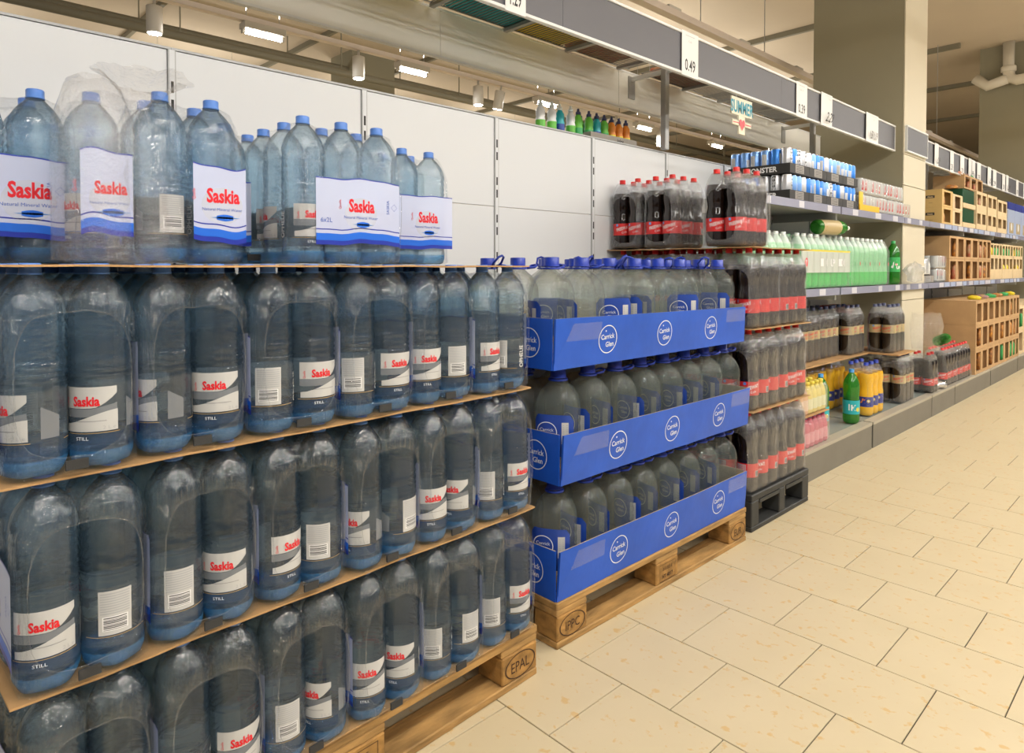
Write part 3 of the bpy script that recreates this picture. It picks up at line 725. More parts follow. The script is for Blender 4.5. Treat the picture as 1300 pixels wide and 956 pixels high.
def water_label():
    P = Print(); R = BR; C = 2 * PI * R
    P.rect(-C / 2, C / 2, 0.038, 0.152, M['label_clear'], 1, 28)
    n = 12
    def arc(s0, s1, f): return [(s0 + (s1 - s0) * i / n, f(i / n)) for i in range(n + 1)]
    # upper white flag with pinched right end
    P.strip(arc(-0.046, 0.046, lambda u: 0.150 - 0.001 * u), arc(-0.046, 0.046, lambda u: 0.109 + 0.026 * max(0, u - 0.62) ** 1.5 / 0.23), M['label_white'], 2)
    # grey printed wedge, white wave, plain grey panel
    P.strip(arc(-0.046, 0.046, lambda u: 0.108 + 0.02 * max(0, u - 0.6)), arc(-0.046, 0.046, lambda u: 0.092), M['label_grey'], 2)
    P.strip(arc(-0.044, 0.047, lambda u: 0.078 + 0.026 * (3 * u * u - 2 * u ** 3)), arc(-0.044, 0.047, lambda u: 0.064), M['label_white'], 3)
    P.rect(-0.02, 0.03, 0.083, 0.0845, M['label_navy'], 4, 5); P.text('2 L e', 0.034, 0.071, 0.007, M['grey_print'], 4)
    P.rect(-0.05, 0.05, 0.060, 0.0612, M['gold_line'], 3, 10)
    P.rect(-0.062, 0.062, 0.038, 0.0595, M['label_navy'], 2, 12)
    P.text('STILL', -0.006, 0.051, 0.0065, M['white'], 4)
    P.text('Saskia', 0.0, 0.123, 0.0185, M['red_print'], 4, bold=0.035, sx=0.68)
    P.text('Quelle', -0.036, 0.120, 0.005, M['red_print'], 4, rot=PI / 2)
    # info panel with bar code on the other side
    q = C / 2
    P.rect(q - 0.028, q + 0.022, 0.062, 0.148, M['label_white'], 2, 7)
    for k in range(9): P.rect(q - 0.025, q + 0.019, 0.103 + 0.0048 * k, 0.1052 + 0.0048 * k, M['grey_print'], 3, 6)
    P.rect(q - 0.022, q + 0.016, 0.070, 0.098, M['white'], 3, 5)
    for k in range(8): P.rect(q - 0.020, q + 0.014, 0.0720 + 0.0032 * k, 0.0720 + 0.0032 * k + (0.0018 if k % 3 else 0.0009), M['black_print'], 4, 5)
    P.rect(q - 0.05, q + 0.05, 0.0585, 0.0597, M['gold_line'], 3, 10)
    P.text('OPHELIE', -C / 4 - 0.006, 0.096, 0.017, M['white'], 4, sx=0.80, rot=PI / 2)
    P.strip(arc(C / 4 - 0.012, C / 4 + 0.016, lambda u: 0.125 - 0.02 * u), arc(C / 4 - 0.012, C / 4 + 0.016, lambda u: 0.066), M['label_grey'], 2)
    cf = cyl(R - 0.0006)
    return P.mesh('label', lambda s, t, o: cf(s, 0.038 + (t - 0.038) * 0.86, o), 0.0003)
WLABEL = water_label()

def film_mesh(name, U, V, zs, zt, capv, hole, mat_f, mat_e, nu=26, amp=0.0030, seed=0, top_dip=0.014, pitch=0.099, taper=0.014, dipk=0.06, waist=0.0):
    """shrink sleeve: closed section in (v, z) swept along u, curling over both ends down to an arched opening"""
    pts = []
    for k in range(7): pts.append((-V + 2 * V * k / 6 if False else -V * 0.86 + 1.72 * V * k / 6, 0.001))
    pts += [(V * 0.96, 0.006), (V, 0.02)]
    for k in range(1, 7): pts.append((V, 0.02 + (zs - 0.02) * k / 6))
    for k in range(1, 13):
        a = k / 12; pts.append((V + (capv - V) * (a ** 1.25), zs + (zt - zs) * (1 - (1 - a) ** 1.15)))
    m = len(pts)
    for k in range(1, 14): pts.append((capv - 2 * capv * k / 14, zt - top_dip * math.sin(PI * k / 14)))
    half = []
    for k in range(12, 0, -1):
        a = k / 12; half.append((-(V + (capv - V) * (a ** 1.25)), zs + (zt - zs) * (1 - (1 - a) ** 1.15)))
    for k in range(6, 0, -1): half.append((-V, 0.02 + (zs - 0.02) * k / 6))
    half += [(-V, 0.02), (-V * 0.96, 0.006)]
    pts += half
    n = len(pts); cz = 0.5 * (hole[1] + hole[2]); hw, hh = hole[0], 0.5 * (hole[2] - hole[1])
    hol = []
    for v, z in pts:
        a = math.atan2((z - cz) / hh, v / hw); e = 3.2
        r = (abs(math.cos(a)) ** e + abs(math.sin(a)) ** e) ** (-1 / e)
        hol.append((hw * r * math.cos(a), cz + hh * r * math.sin(a)))
    rings = []
    us = [-U + 0.004] + [-U + 0.012 + (2 * U - 0.024) * i / nu for i in range(nu + 1)] + [U - 0.004]
    for i, u in enumerate(us):
        end = i in (0, len(us) - 1); e = abs(u) / U
        ring = []
        for j, (v, z) in enumerate(pts):
            dip = 0.5 - 0.5 * math.cos(2 * PI * (u / pitch + (0.5 if round(2 * U / pitch) % 2 == 0 else 0)))
            k = 1 - (dipk * dip if z > 0.015 else 0) - waist * math.exp(-((z - 0.19) / 0.04) ** 2)
            if end: k *= 1 - taper / V
            vv = v * k; zz = z
            if z > zs: zz = z - 0.010 * dip * (z - zs) / (zt - zs) - (0.012 if end else 0)
            q = (noise.noise(Vector((u * 60 + seed, vv * 55, zz * 22))) + 0.6 * noise.noise(Vector((u * 130 + seed, vv * 110, zz * 40)))) * amp * (1.4 if z > zs else 0.5 if z > 0.03 else 0)
            ring.append((u, vv * (1 - abs(q) * 2), zz - abs(q)))
        rings.append(ring)
    def endrings(sign, base):
        out = []
        for f, uu in ((0.20, 0.0028), (0.40, 0.0040), (0.60, 0.0046), (0.80, 0.0044), (1.0, 0.0030)):
            out.append([(sign * (U + uu + 0.0011 * noise.noise(Vector((p[1] * 80 + seed, p[2] * 60, f * 3)))), p[1] + (h[0] - p[1]) * f, p[2] + (h[1] - p[2]) * f + noise.noise(Vector((p[1] * 30, h[1] * 30, seed + sign))) * 0.004 * f) for p, h in zip(base, hol)])
        return out
    rings = endrings(-1, rings[0])[::-1] + rings + endrings(1, rings[-1])
    b = MB(); v = [p for r in rings for p in r]
    f = [(i * n + k, i * n + (k + 1) % n, (i + 1) * n + (k + 1) % n, (i + 1) * n + k) for i in range(len(rings) - 1) for k in range(n)]
    b.add(v, f, 0, True)
    for r in (rings[0], rings[-1]): b.tube(r, 0.0005, 5, 1, closed=True)
    return b.mesh(name, [mat_f, mat_e])
U6, V6 = 0.1475, 0.0972
WFILM = [film_mesh('shrink_film', U6, V6, 0.252, 0.326, 0.056, (0.082, 0.028, 0.262), M['film'], M['film_edge'], seed=3.1 * k) for k in range(4)]
def band_mesh(width, shift, z0=0.046, z1=0.200, full=True, V=V6 + 0.0009, face='side', text=True, wave=0.003, tx=0.0):
    P = Print(); n = 14; a, c = shift - width / 2, shift + width / 2
    def W(s, t): return t + wave * math.sin(s * 34 + shift * 9) + wave * 0.4 * math.sin(s * 83)
    def bar(t0, t1, m, lv, s0=a, s1=c):
        P.strip([(s0 + (s1 - s0) * i / n, W(s0 + (s1 - s0) * i / n, t1)) for i in range(n + 1)], [(s0 + (s1 - s0) * i / n, W(s0 + (s1 - s0) * i / n, t0)) for i in range(n + 1)], m, lv)
    bar(z0, z0 + 0.012, M['band_navy'], 1); bar(z0 + 0.010, z0 + 0.026, M['band_blue'], 2)
    bar(z0 + 0.026, z1, M['band'], 1); bar(z0 + 0.034, z0 + 0.0365, M['band_navy'], 2); bar(z1 - 0.0025, z1, M['band_navy'], 2)
    h = z1 - z0
    if text:
        P.disc((shift + tx) + 0.004, z0 + 0.46 * h, min(0.040, width * 0.36), M['band_glow'], 2, sx=1.1)
        P.text('Saskia', (shift + tx) + 0.006, z0 + 0.60 * h, 0.030 * min(1, width / 0.11), M['red_print'], 4, bold=0.035, sx=0.70)
        P.text('Quelle', (shift + tx) - 0.052, z0 + 0.60 * h, 0.006, M['red_print'], 4, rot=PI / 2)
        P.text('Natural Mineral Water', (shift + tx) + 0.004, z0 + 0.415 * h, 0.0072 * min(1, width / 0.12), M['blue_print'], 4)
        P.strip([((shift + tx) - 0.02 + 0.06 * i / 8, z0 + 0.305 * h + 0.0022 * math.sin(PI * i / 8)) for i in range(9)], [((shift + tx) - 0.02 + 0.06 * i / 8, z0 + 0.305 * h - 0.0022 * math.sin(PI * i / 8)) for i in range(9)], M['can_pale'], 4)
        P.strip([((shift + tx) - 0.008 + 0.034 * i / 8, z0 + 0.33 * h + 0.003 * math.sin(PI * i / 8)) for i in range(9)], [((shift + tx) - 0.008 + 0.034 * i / 8, z0 + 0.28 * h - 0.003 * math.sin(PI * i / 8)) for i in range(9)], M['band_blue'], 4)
        if width > 0.2: P.text('6x2L', a + 0.026, z0 + 0.36 * h, 0.011, M['blue_print'], 4)
        if width > 0.2: P.text('SASKIA', c - 0.034, z0 + 0.60 * h, 0.008, M['blue_print'], 4, rot=PI / 2)
        if width > 0.2: P.ring(c - 0.016, z0 + 0.60 * h, 0.008, 0.0088, M['blue_print'], 4, n=4, sx=1.0)
    if face == 'side':
        fn = lambda s, t, o: (s, -(V + o + 0.0004), t)
    elif face == 'back': fn = lambda s, t, o: (-s, (V + o + 0.0004), t)
    else: fn = lambda s, t, o: (U6 + 0.0065 + o, s, t)
    return P.mesh('wrap_band', fn, 0.0002)
BAND_SIDE = band_mesh(0.25, 0.0); BAND_BACK = band_mesh(0.25, 0.0, face='back')
MARK = MB().box(U6 + 0.002, U6 + 0.0065, -0.016, 0.016, 0.008, 0.024).mesh('handle_tab', [M['slot']])
def water_pack(loc, rz, label, yaws=None, bands=('side', 'back'), film=0, labels=True, group=None, custom=None, mark=True):
    t = thing('water_pack', label, 'water pack', loc, rz, group)
    i = 0
    for u in (0.0985, 0.0, -0.0985):
        for v in (-0.0486, 0.0486):
            yaw = yaws[i] if yaws and i < len(yaws) and yaws[i] is not None else random.uniform(-PI, PI)
            bo = obj('bottle', WATER, t, (u, v, 0.0012), yaw); i += 1
            obj('cap', WCAP, bo)
            if labels: obj('label', WLABEL, bo)
    obj('shrink_film', WFILM[film % 4], t)
    for bd_ in bands: obj('wrap_band', BAND_SIDE if bd_ == 'side' else BAND_BACK, t)
    for me in (custom or ()): obj(me.name.split('.')[0], me, t)
    if mark: obj('handle_tab', MARK, t)
    return t

def facing(x, y, p):
    """world yaw that puts the label centre p (-1..1) across the bottle as seen from the aisle"""
    base = math.atan2(-y, -x)
    if isinstance(p, str): return base + PI + (float(p[1:]) if len(p) > 1 else 0)
    return base + math.asin(max(-0.98, min(0.98, p)))
LZ = [0.1525, 0.4935, 0.8345, 1.1755]           # bottoms of the four layers, from the pallet up
LSH = [0.034, 0.027, 0.015, 0.008]
FRONT = -1.342
yaws = {2: [(-.9, -.45), (-.93, -.1), ('B', .42), ('B', .55), (.42, 'B.4'), (.78, 'B-.5')],
        1: [(-.05, 'B.1'), ('B.2', -.2), (.7, 'B'), (-.55, 'B.9'), (.3, -.35), ('B', .7)],
        0: [(-.2, 'B'), ('B', .3), ('B.3', -.6), (.1, -.2), ('B', 'B.6'), ('B.2', .7)]}
lay_name = {2: 'third layer from the pallet', 1: 'second layer from the pallet', 0: 'bottom layer on the pallet'}
from_end = ['beside the blue trays', 'second from the blue trays', 'third from the blue trays', 'fourth from the blue trays', 'fifth from the blue trays', 'farthest from the blue trays']
for L in (0, 1, 2):
    for k in range(6):
        yc = 0.1 + 0.2 * k + LSH[L]
        xl = -U6 - 0.004 + (0.004 * math.sin(k * 2.3 + L)) + (0.022, 0.017, 0.010)[L]
        px, py = SK(xl, yc)
        ys = [facing(*SK(xl + 0.099, yc - 0.049), yaws[L][k][0]) - SROT, facing(*SK(xl + 0.099, yc + 0.049), yaws[L][k][1]) - SROT]
        water_pack((px, py, LZ[L] + 0.004), SROT, 'blue water six-pack, %s, %s' % (lay_name[L], from_end[5 - k]), ys, film=k + L)
        px, py = SK(xl - 0.312, yc)
        water_pack((px, py, LZ[L] + 0.004), SROT, 'water six-pack, second row from the aisle, %s, %s' % (lay_name[L].replace(' from the pallet', '').replace(' on the pallet', ''), from_end[5 - k]), None, bands=('side',), film=k + 1, labels=False,
                   group='water packs in the second row of the stack', mark=False)
# card sheets between the layers
for j, z in enumerate(LZ):
    b = MB(); n = 30; m = 4; v = []; up = []
    xo = (0.004, 0.006, 0.002, 0.0)[j]
    for i in range(n + 1):
        y = -0.004 + 1.208 * i / n + (LSH[j] if j else 0.02)
        w = 0.004 * noise.noise(Vector((y * 5, z * 7, 0))) + 0.0025 * noise.noise(Vector((y * 31, z, 4)))
        for q in range(m + 1):
            x = xo + w - (0.80 * q / m); zz = z + (0.0026 * noise.noise(Vector((y * 7, x * 8, z))))
            v.append((x, y, zz)); up.append((x, y, zz + 0.0036))
    nn = len(v); f = []
    for i in range(n):
        for q in range(m):
            a = i * (m + 1) + q; f += [(a, a + 1, a + m + 2, a + m + 1), (nn + a, nn + a + m + 1, nn + a + m + 2, nn + a + 1)]
        a = i * (m + 1); f.append((a, a + m + 1, nn + a + m + 1, nn + a)); a += m; f.append((a, nn + a, nn + a + m + 1, a + m + 1))
    for i in (0, n):
        for q in range(m): a = i * (m + 1) + q; f.append((a, nn + a, nn + a + 1, a + 1))
    b.add(v + up, f)
    o0 = SK(0, 0)
    b.v = [(p[0], p[1], p[2] - 0.004 * (1 if j else 0)) for p in b.v]
    thing('card_sheet', ['brown card sheet lying on the wooden pallet under the bottom water layer', 'brown card sheet between the bottom and second water layers', 'brown card sheet between the second and third water layers', 'brown card sheet at eye level under the loose top water packs'][j],
          'card sheet', (o0[0], o0[1], 0), SROT, me=b.mesh('card_sheet', [M['card']]))
# loose packs on top of the stack
TZ = LZ[3] + 0.004
def top_yaws(cx, cy, rz, front):
    out = []
    c, s = math.cos(rz), math.sin(rz)
    i = 0
    for u in (0.099, 0.0, -0.099):
        for v in (-0.0492, 0.0492):
            x = cx + u * c - v * s; y = cy + u * s + v * c
            out.append(facing(x, y, front[i]) - rz if front[i] is not None else None); i += 1
    return out
R90 = PI / 2
bd_full = band_mesh(0.29, 0.0, tx=0.075)
bd_right = band_mesh(0.225, 0.020)
bd_endE = band_mesh(0.19, 0.0, face='end', wave=0.002)
bd_endC = band_mesh(0.085, -0.05, face='end', text=False)
bd_B1 = band_mesh(0.105, 0.098, text=True, wave=0.006); bd_B2 = band_mesh(0.085, -0.105, text=True, wave=0.009)
water_pack((-1.65, 0.138, TZ), R90, 'top water pack nearest the camera, wide lilac band reading Saskia', None, (), 0, custom=[bd_full], mark=False)
water_pack((-1.94, 0.10, TZ), R90, 'top water pack standing behind the nearest one, mostly hidden', None, ('side',), 1, mark=False)
pb = water_pack((-1.505, 0.420, TZ), R90, 'torn-open top water pack with crumpled clear film standing up', top_yaws(-1.505, 0.420, R90, [.6, None, 'B.5', None, -.6, None]), (), 2, custom=[bd_B1, bd_B2], mark=False)
water_pack((-1.762, 0.672, TZ), 0, 'set-back top water pack with its end toward the aisle', top_yaws(-1.762, 0.672, 0, [.3, .55, None, None, None, None]), (), 3, custom=[bd_endC])
water_pack((-1.505, 0.822, TZ), R90, 'top water pack third from the blue trays end, lilac band on two bottles', top_yaws(-1.505, 0.822, R90, [None, None, None, None, .5, None]), (), 1, custom=[bd_right])
water_pack((-1.745, 1.175, TZ), 0, 'top water pack at the end beside the five-litre bottles', None, (), 2, custom=[bd_endE], mark=False)
water_pack((-2.01, 0.42, TZ), R90, 'top water pack in the back behind the torn-open one', None, ('side',), 3, mark=False)
gone = [c for c in pb.children if c.name.startswith('bottle')][4]     # the torn pack has lost its front bottle on one side
for c in list(gone.children) + [gone]: bpy.data.objects.remove(c)
# crumpled film of the torn pack: a loose tuft and a slack bag
def crumple(name, prof, seed, m, n=40, rough=0.02, sy=1.0):
    b = MB(); b.lathe(prof, n, cap=False)
    v = []
    for p in b.v:
        q = Vector((p[0] * 22, p[1] * 22, p[2] * 16 + seed)); d = Vector((noise.noise(q), noise.noise(q + Vector((9, 3, 1))), noise.noise(q + Vector((2, 7, 5)))))
        q2 = q * 2.7; d2 = Vector((noise.noise(q2), noise.noise(q2 + Vector((4, 1, 6))), noise.noise(q2 + Vector((8, 2, 3)))))
        v.append((p[0] + d.x * rough + d2.x * rough * 0.5, p[1] * sy + d.y * rough + d2.y * rough * 0.5, p[2] + (d.z * rough + d2.z * rough * 0.4) * (1 if p[2] > 0.03 else 0)))
    b.v = v
    return b.mesh(name, [m])
tuft = crumple('loose_film', [(0.052, 0.02), (0.060, 0.10), (0.058, 0.20), (0.056, 0.27), (0.035, 0.315), (0.022, 0.345), (0.045, 0.375), (0.075, 0.395), (0.085, 0.400)], 1.0, M['bag'], 64, 0.016, 1.0)
obj('loose_film', tuft, pb, (-0.035, -0.05, -0.036))
slack = crumple('slack_film', [(0.062, 0.004), (0.068, 0.06), (0.064, 0.16), (0.066, 0.26), (0.045, 0.33), (0.02, 0.35)], 5.0, M['bag'], 56, 0.010)
obj('slack_film', slack, pb, (-0.118, -0.055, 0.0))

# ------------------------------------------------------------------ five-litre bottles in blue trays
GH, GR = 0.342, 0.0705
def big_profile():
    p = [(0.03, 0.003), (0.055, 0.0), (0.066, 0.006), (0.069, 0.02)]
    z = 0.03
    while z < 0.20:
        p += [(GR, z), (GR - 0.0022, z + 0.012), (GR, z + 0.024)]; z += 0.030
    p += [(GR, 0.215), (0.0695, 0.228), (0.066, 0.245), (0.058, 0.264), (0.046, 0.281), (0.034, 0.293), (0.027, 0.300), (0.0225, 0.304), (0.0225, 0.325)]
    return p
bb = MB().lathe(big_profile(), 30, square=3.0)
v2 = []
for p in bb.v:
    if p[2] > 0.29:
        a = math.atan2(p[1], p[0]); r = math.hypot(p[0], p[1]); q = (abs(math.cos(a)) ** 3 + abs(math.sin(a)) ** 3) ** (-1 / 3); v2.append((p[0] / q, p[1] / q, p[2]))
    else: v2.append(p)
bb.v = v2
BIG = bb.mesh('big_bottle', [M['clear']])
BCAP = cap_mesh(0.0255, 0.312, GH, M['cap_navy'], 24)
hb = MB(); hb.lathe([(0.0235, 0.303), (0.031, 0.303), (0.031, 0.309), (0.0235, 0.309)], 20, cap=False)
hb.tube([(0.029, -0.012, 0.307), (0.055, -0.020, 0.310), (0.068, -0.013, 0.316), (0.073, 0.0, 0.318), (0.068, 0.013, 0.316), (0.055, 0.020, 0.310), (0.029, 0.012, 0.307)], 0.0042, 7)
HANDLE = hb.mesh('handle', [M['cap_navy']])
hb = MB(); hb.lathe([(0.0235, 0.303), (0.031, 0.303), (0.031, 0.309), (0.0235, 0.309)], 20, cap=False)
hb.tube([(0.029, -0.012, 0.307), (0.044, -0.022, 0.325), (0.060, -0.015, 0.345), (0.064, 0.0, 0.350), (0.060, 0.015, 0.345), (0.044, 0.022, 0.325), (0.029, 0.012, 0.307)], 0.0042, 7)
HANDLE_UP = hb.mesh('handle', [M['cap_navy']])
def big_label():
    P = Print(); n = 10; s0, s1, t0, t1 = -0.062, 0.062, 0.075, 0.205; rr = 0.018
    top = []; bot = []
    for i in range(n + 1):
        s = s0 + (s1 - s0) * i / n; d = max(0, abs(s) - (s1 - rr)); k = rr - math.sqrt(max(0, rr * rr - d * d)); top.append((s, t1 - k)); bot.append((s, t0 + k))
    P.strip(top, bot, M['blue_label'], 1)
    P.ring(-0.020, 0.150, 0.030, 0.0325, M['white'], 2); P.text('Carrick', -0.020, 0.158, 0.0105, M['white'], 2); P.text('Glen', -0.014, 0.143, 0.0105, M['white'], 2)
    P.rect(0.026, 0.046, 0.115, 0.182, M['label_white'], 2, 2)
    for k in range(9): P.rect(0.029, 0.044, 0.120 + 0.0065 * k, 0.1225 + 0.0065 * k, M['grey_print'], 3)
    R = GR + 0.0012
    def fn(s, t, o):
        a = s / R; q = (abs(math.cos(a)) ** 3 + abs(math.sin(a)) ** 3) ** (-1 / 3); return ((R * q + o) * math.cos(a), (R * q + o) * math.sin(a), t)
    return P.mesh('label', fn, 0.0003)
BLABEL = big_label()
def big_bottle(loc, rz, label, group, up=False, hyaw=0, lab=True):
    t = thing('water_bottle', label, 'water bottle', loc, rz, group)
    obj('body', BIG, t); obj('cap', BCAP, t); obj('handle', HANDLE_UP if up else HANDLE, t, (0, 0, 0), hyaw); 
    if lab: obj('label', BLABEL, t)
    return t
TRZ = [0.1445, 0.501, 0.857]
tn = ['bottom blue tray', 'middle blue tray', 'top blue tray']
for L, z in enumerate(TRZ):
    sh = (0.0, 0.012, -0.012)[L]; TX, TY = PF2 - 0.006 + (0.0, 0.004, -0.004)[L], PY2 + 0.006 + sh
    t = thing('carton_tray', ['blue carton tray printed Carrick Glen, lowest, on the wooden pallet', 'blue carton tray printed Carrick Glen, middle one of three', 'blue carton tray printed Carrick Glen, topmost, below loose caps'][L], 'tray', (TX, TY, z))
    TL, TDp, H = 1.19, 0.79, 0.158
    def wall(nm, fn, n, h0=0.0):
        b = MB(); v = []
        for i in range(n + 1):
            for q in range(4):
                for th in (0, 1): v.append(fn(i / n, H * q / 3, th))
        f = []; inner = []
        for i in range(n):
            for q in range(3):
                a = (i * 4 + q) * 2; c = ((i + 1) * 4 + q) * 2
                f += [(a, c, c + 2, a + 2), (a + 1, a + 3, c + 3, c + 1)]; inner += [len(f) - 2]
            a = (i * 4 + 3) * 2; c = ((i + 1) * 4 + 3) * 2; f.append((a, c, c + 1, a + 1))
            a = (i * 4) * 2; c = ((i + 1) * 4) * 2; f.append((a, a + 1, c + 1, c))
        for i in (0, n):
            for q in range(3): a = (i * 4 + q) * 2; f.append((a, a + 2, a + 3, a + 1))
        b.add(v, f); nq = len(f)
        for i in range(n): b.m[i * 8 + 6] = 1
        for i in inner: b.m[i] = 1
        return obj(nm, b.mesh(nm, [M['tray_blue'], M['tray_edge']]), t)
    sd = 3.3 * L
    def bow(y, zz): return 0.006 * math.sin(PI * y) * (zz / H) + 0.0025 * noise.noise(Vector((y * 6, zz * 9, sd))) + 0.010 * zz / H * (1 if L < 2 else 0.6)
    fw = wall('front_panel', lambda u, zz, th: (bow(u, zz) - 0.004 * (1 - th), TL * u, zz - (0.010 * u if L == 2 else 0.0) * zz / H), 30)
    P = Print()
    for cy in ((0.30, 0.615, 0.955) if L == 0 else (0.275, 0.60, 0.935) if L == 1 else (0.255, 0.585, 0.91)):
        P.ring(cy, 0.080, 0.0445, 0.0475, M['tray_print'], 1); P.text('Carrick', cy - 0.001, 0.090, 0.0175, M['tray_print'], 1, bold=0.012, sx=0.92, rot=0.06); P.text('Glen', cy + 0.010, 0.064, 0.0175, M['tray_print'], 1, bold=0.012, sx=0.92, rot=0.06)
        P.disc(cy - 0.012, 0.108, 0.003, M['tray_print'], 1, n=8)
    fn = lambda s, t_, o: (bow(s / TL, t_) + o + 0.0006, s, t_ - (0.010 * s / TL if L == 2 else 0.0) * t_ / H)
    obj('logo', P.mesh('logo', fn), fw)
    T = Print(); T.rect(1.03, 1.185, 0.095, 0.150, M['tape'], 2, 4); T.rect(0.002, 0.22, 0.085, 0.140, M['tape'], 2, 4)
    obj('packing_tape', T.mesh('packing_tape', fn), fw)['kind'] = 'stuff'
    sw = wall('end_panel', lambda u, zz, th: (-TDp + (TDp - 0.0045) * u, 0.004 * (1 - th) - 0.010 * math.sin(PI * u) * zz / H - 0.004, zz), 14)
    P = Print()
    for cx in (-0.10, -0.40, -0.69):
        P.ring(cx, 0.080, 0.0445, 0.0475, M['tray_print'], 1); P.text('Carrick', cx, 0.090, 0.0175, M['tray_print'], 1, bold=0.012, sx=0.92); P.text('Glen', cx + 0.008, 0.064, 0.0175, M['tray_print'], 1, bold=0.012, sx=0.92)
    obj('logo', P.mesh('logo', lambda s, t_, o: (s, -o - 0.0010 - 0.010 * math.sin(PI * (s + TDp) / TDp) * t_ / H - 0.004, t_)), sw)
    wall('end_panel', lambda u, zz, th: (-TDp + (TDp - 0.0045) * u, TL - 0.004 * (1 - th), zz), 4)
    wall('back_panel', lambda u, zz, th: (-TDp - 0.004 * th, TL * u, zz), 4)
    obj('tray_floor', MB().box(-TDp, -0.005, 0.002, TL - 0.003, 0.0, 0.004).mesh('tray_floor', [M['card']]), t)
    fl = MB(); fl.add([(0.003, 0.0, H), (0.003, 0.0, 0.02), (0.006, 0.055, 0.10), (0.005, 0.09, H), (0.0015, 0.0, H), (0.0015, 0.0, 0.02), (0.0045, 0.055, 0.10), (0.0035, 0.09, H)], [(0, 1, 2, 3), (7, 6, 5, 4), (0, 4, 5, 1), (1, 5, 6, 2), (2, 6, 7, 3), (3, 7, 4, 0)])
    fl.v = [(p[0] + bow(p[1], p[2]), p[1], p[2]) for p in fl.v]
    obj('corner_flap', fl.mesh('corner_flap', [M['tray_blue']]), t)
    for r in range(3 if L == 2 else 5):
        for k in range(8):
            if L < 2 and not (r < 2 or k == 0): continue
            x = TX - 0.083 - 0.1535 * r; y = TY + 0.078 + 0.1475 * k
            if r == 0: lab = 'five-litre bottle in the %s, front row, %s from the water stack' % (tn[L], ord_(k)); grp = None
            else: lab = 'five-litre bottle, %s, %s row from aisle, %s from water stack' % (tn[L], ord_(r), ord_(k)); grp = None
            yw = random.choice([0, PI / 2, -PI / 2, PI]) + random.uniform(-.2, .2)
            if r == 0 and L == 2: yw = [-2.1, -1.9, -0.6, -1.45, -2.1, -0.7, -2.1, -1.25][k]
            if r == 0 and L < 2: yw = [-1.05, -1.65, -1.85, -1.6, -1.9, -1.7, -1.9, -2.0][k]
            if r == 1: yw = -0.9 + random.uniform(-.4, .4)
            big_bottle((x, y, z + 0.005), yw, lab, grp, up=(L == 2 and random.random() < 0.4), hyaw=random.uniform(-PI, PI) if L == 2 else random.uniform(-.3, .3) + PI, lab=(r == 0 or (L == 2 and r == 1 and k % 3 == 1)))

# ------------------------------------------------------------------ cola packs
CH, CR = 0.356, 0.0475
def cola_profile(): return [(0.022, 0.004), (0.036, 0.0), (0.044, 0.006), (CR, 0.024), (CR, 0.060), (0.0468, 0.066), (0.0468, 0.128), (CR, 0.134), (0.0465, 0.150), (0.0418, 0.172), (0.0408, 0.186), (0.043, 0.205), (0.0468, 0.228), (CR, 0.245), (0.0462, 0.262), (0.042, 0.283),
                             (0.0335, 0.302), (0.0245, 0.318), (0.0175, 0.328), (0.0142, 0.334), (0.0142, 0.345)]
def cola_bottle(m, name):
    pr = cola_profile(); mats = [0 if p[1] < 0.283 else 1 for p in pr]
    return MB().lathe(pr, 22, mats=mats).mesh(name, [m, M['clear_neck']])
COLA = cola_bottle(M['cola'], 'cola_bottle'); DIET = MB().lathe([(p[0] * 0.955, p[1] * 1.03) for p in [(0.02, 0.003), (0.036, 0.0), (0.045, 0.008), (0.049, 0.024), (0.049, 0.10), (0.049, 0.225), (0.0475, 0.252), (0.041, 0.278), (0.029, 0.302), (0.019, 0.318), (0.0145, 0.325), (0.0145, 0.336)]], 20, mats=[0] * 7 + [1] * 5).mesh('dark_bottle', [M['diet'], M['clear_neck']]); ORNG = cola_bottle(M['orange'], 'orange_bottle')
CCAP = cap_mesh(0.0152, 0.335, CH, M['cap_red'], 16); OCAP = cap_mesh(0.0152, 0.335, CH, M['cap_navy'], 16); KCAP = cap_mesh(0.0152, 0.335, CH, M['cap_dark'], 16)
def cola_label(base, t1, t2, col, up=0.0):
    P = Print(); R = 0.0472; C = 2 * PI * R
    P.rect(-C / 2, C / 2, 0.067, 0.128, base, 1, 24)
    P.text(t1, 0, 0.104, 0.0165, col, 2, bold=0.02, sx=0.74, rot=0.25); P.text(t2, 0.006, 0.084, 0.011, col, 2, rot=0.25)
    P.disc(-0.032, 0.119, 0.007, M['can_pale'], 2, n=10)
    for q in (C / 2,):
        P.rect(q - 0.024, q + 0.020, 0.090, 0.123, M['label_white'], 2, 4)
        for k in range(5): P.rect(q - 0.021, q + 0.017, 0.094 + 0.0055 * k, 0.0965 + 0.0055 * k, base, 3, 3)
    P.rect(-C / 4 - 0.01, -C / 4 + 0.010, 0.070, 0.096, M['white'], 2, 2)
    for k in range(6): P.rect(-C / 4 - 0.008 + 0.003 * k, -C / 4 - 0.0065 + 0.003 * k, 0.072, 0.094, M['black_print'], 3)
    cf = cyl(R)
    return P.mesh('label', lambda s, t, o: cf(s, t + up, o), 0.0003)
CLAB = cola_label(M['red_label'], 'FREEWAY', 'Cola', M['white'])
GLAB = cola_label(M['gold_label'], 'FREEWAY', 'Cola light', M['red_print'], up=0.078)
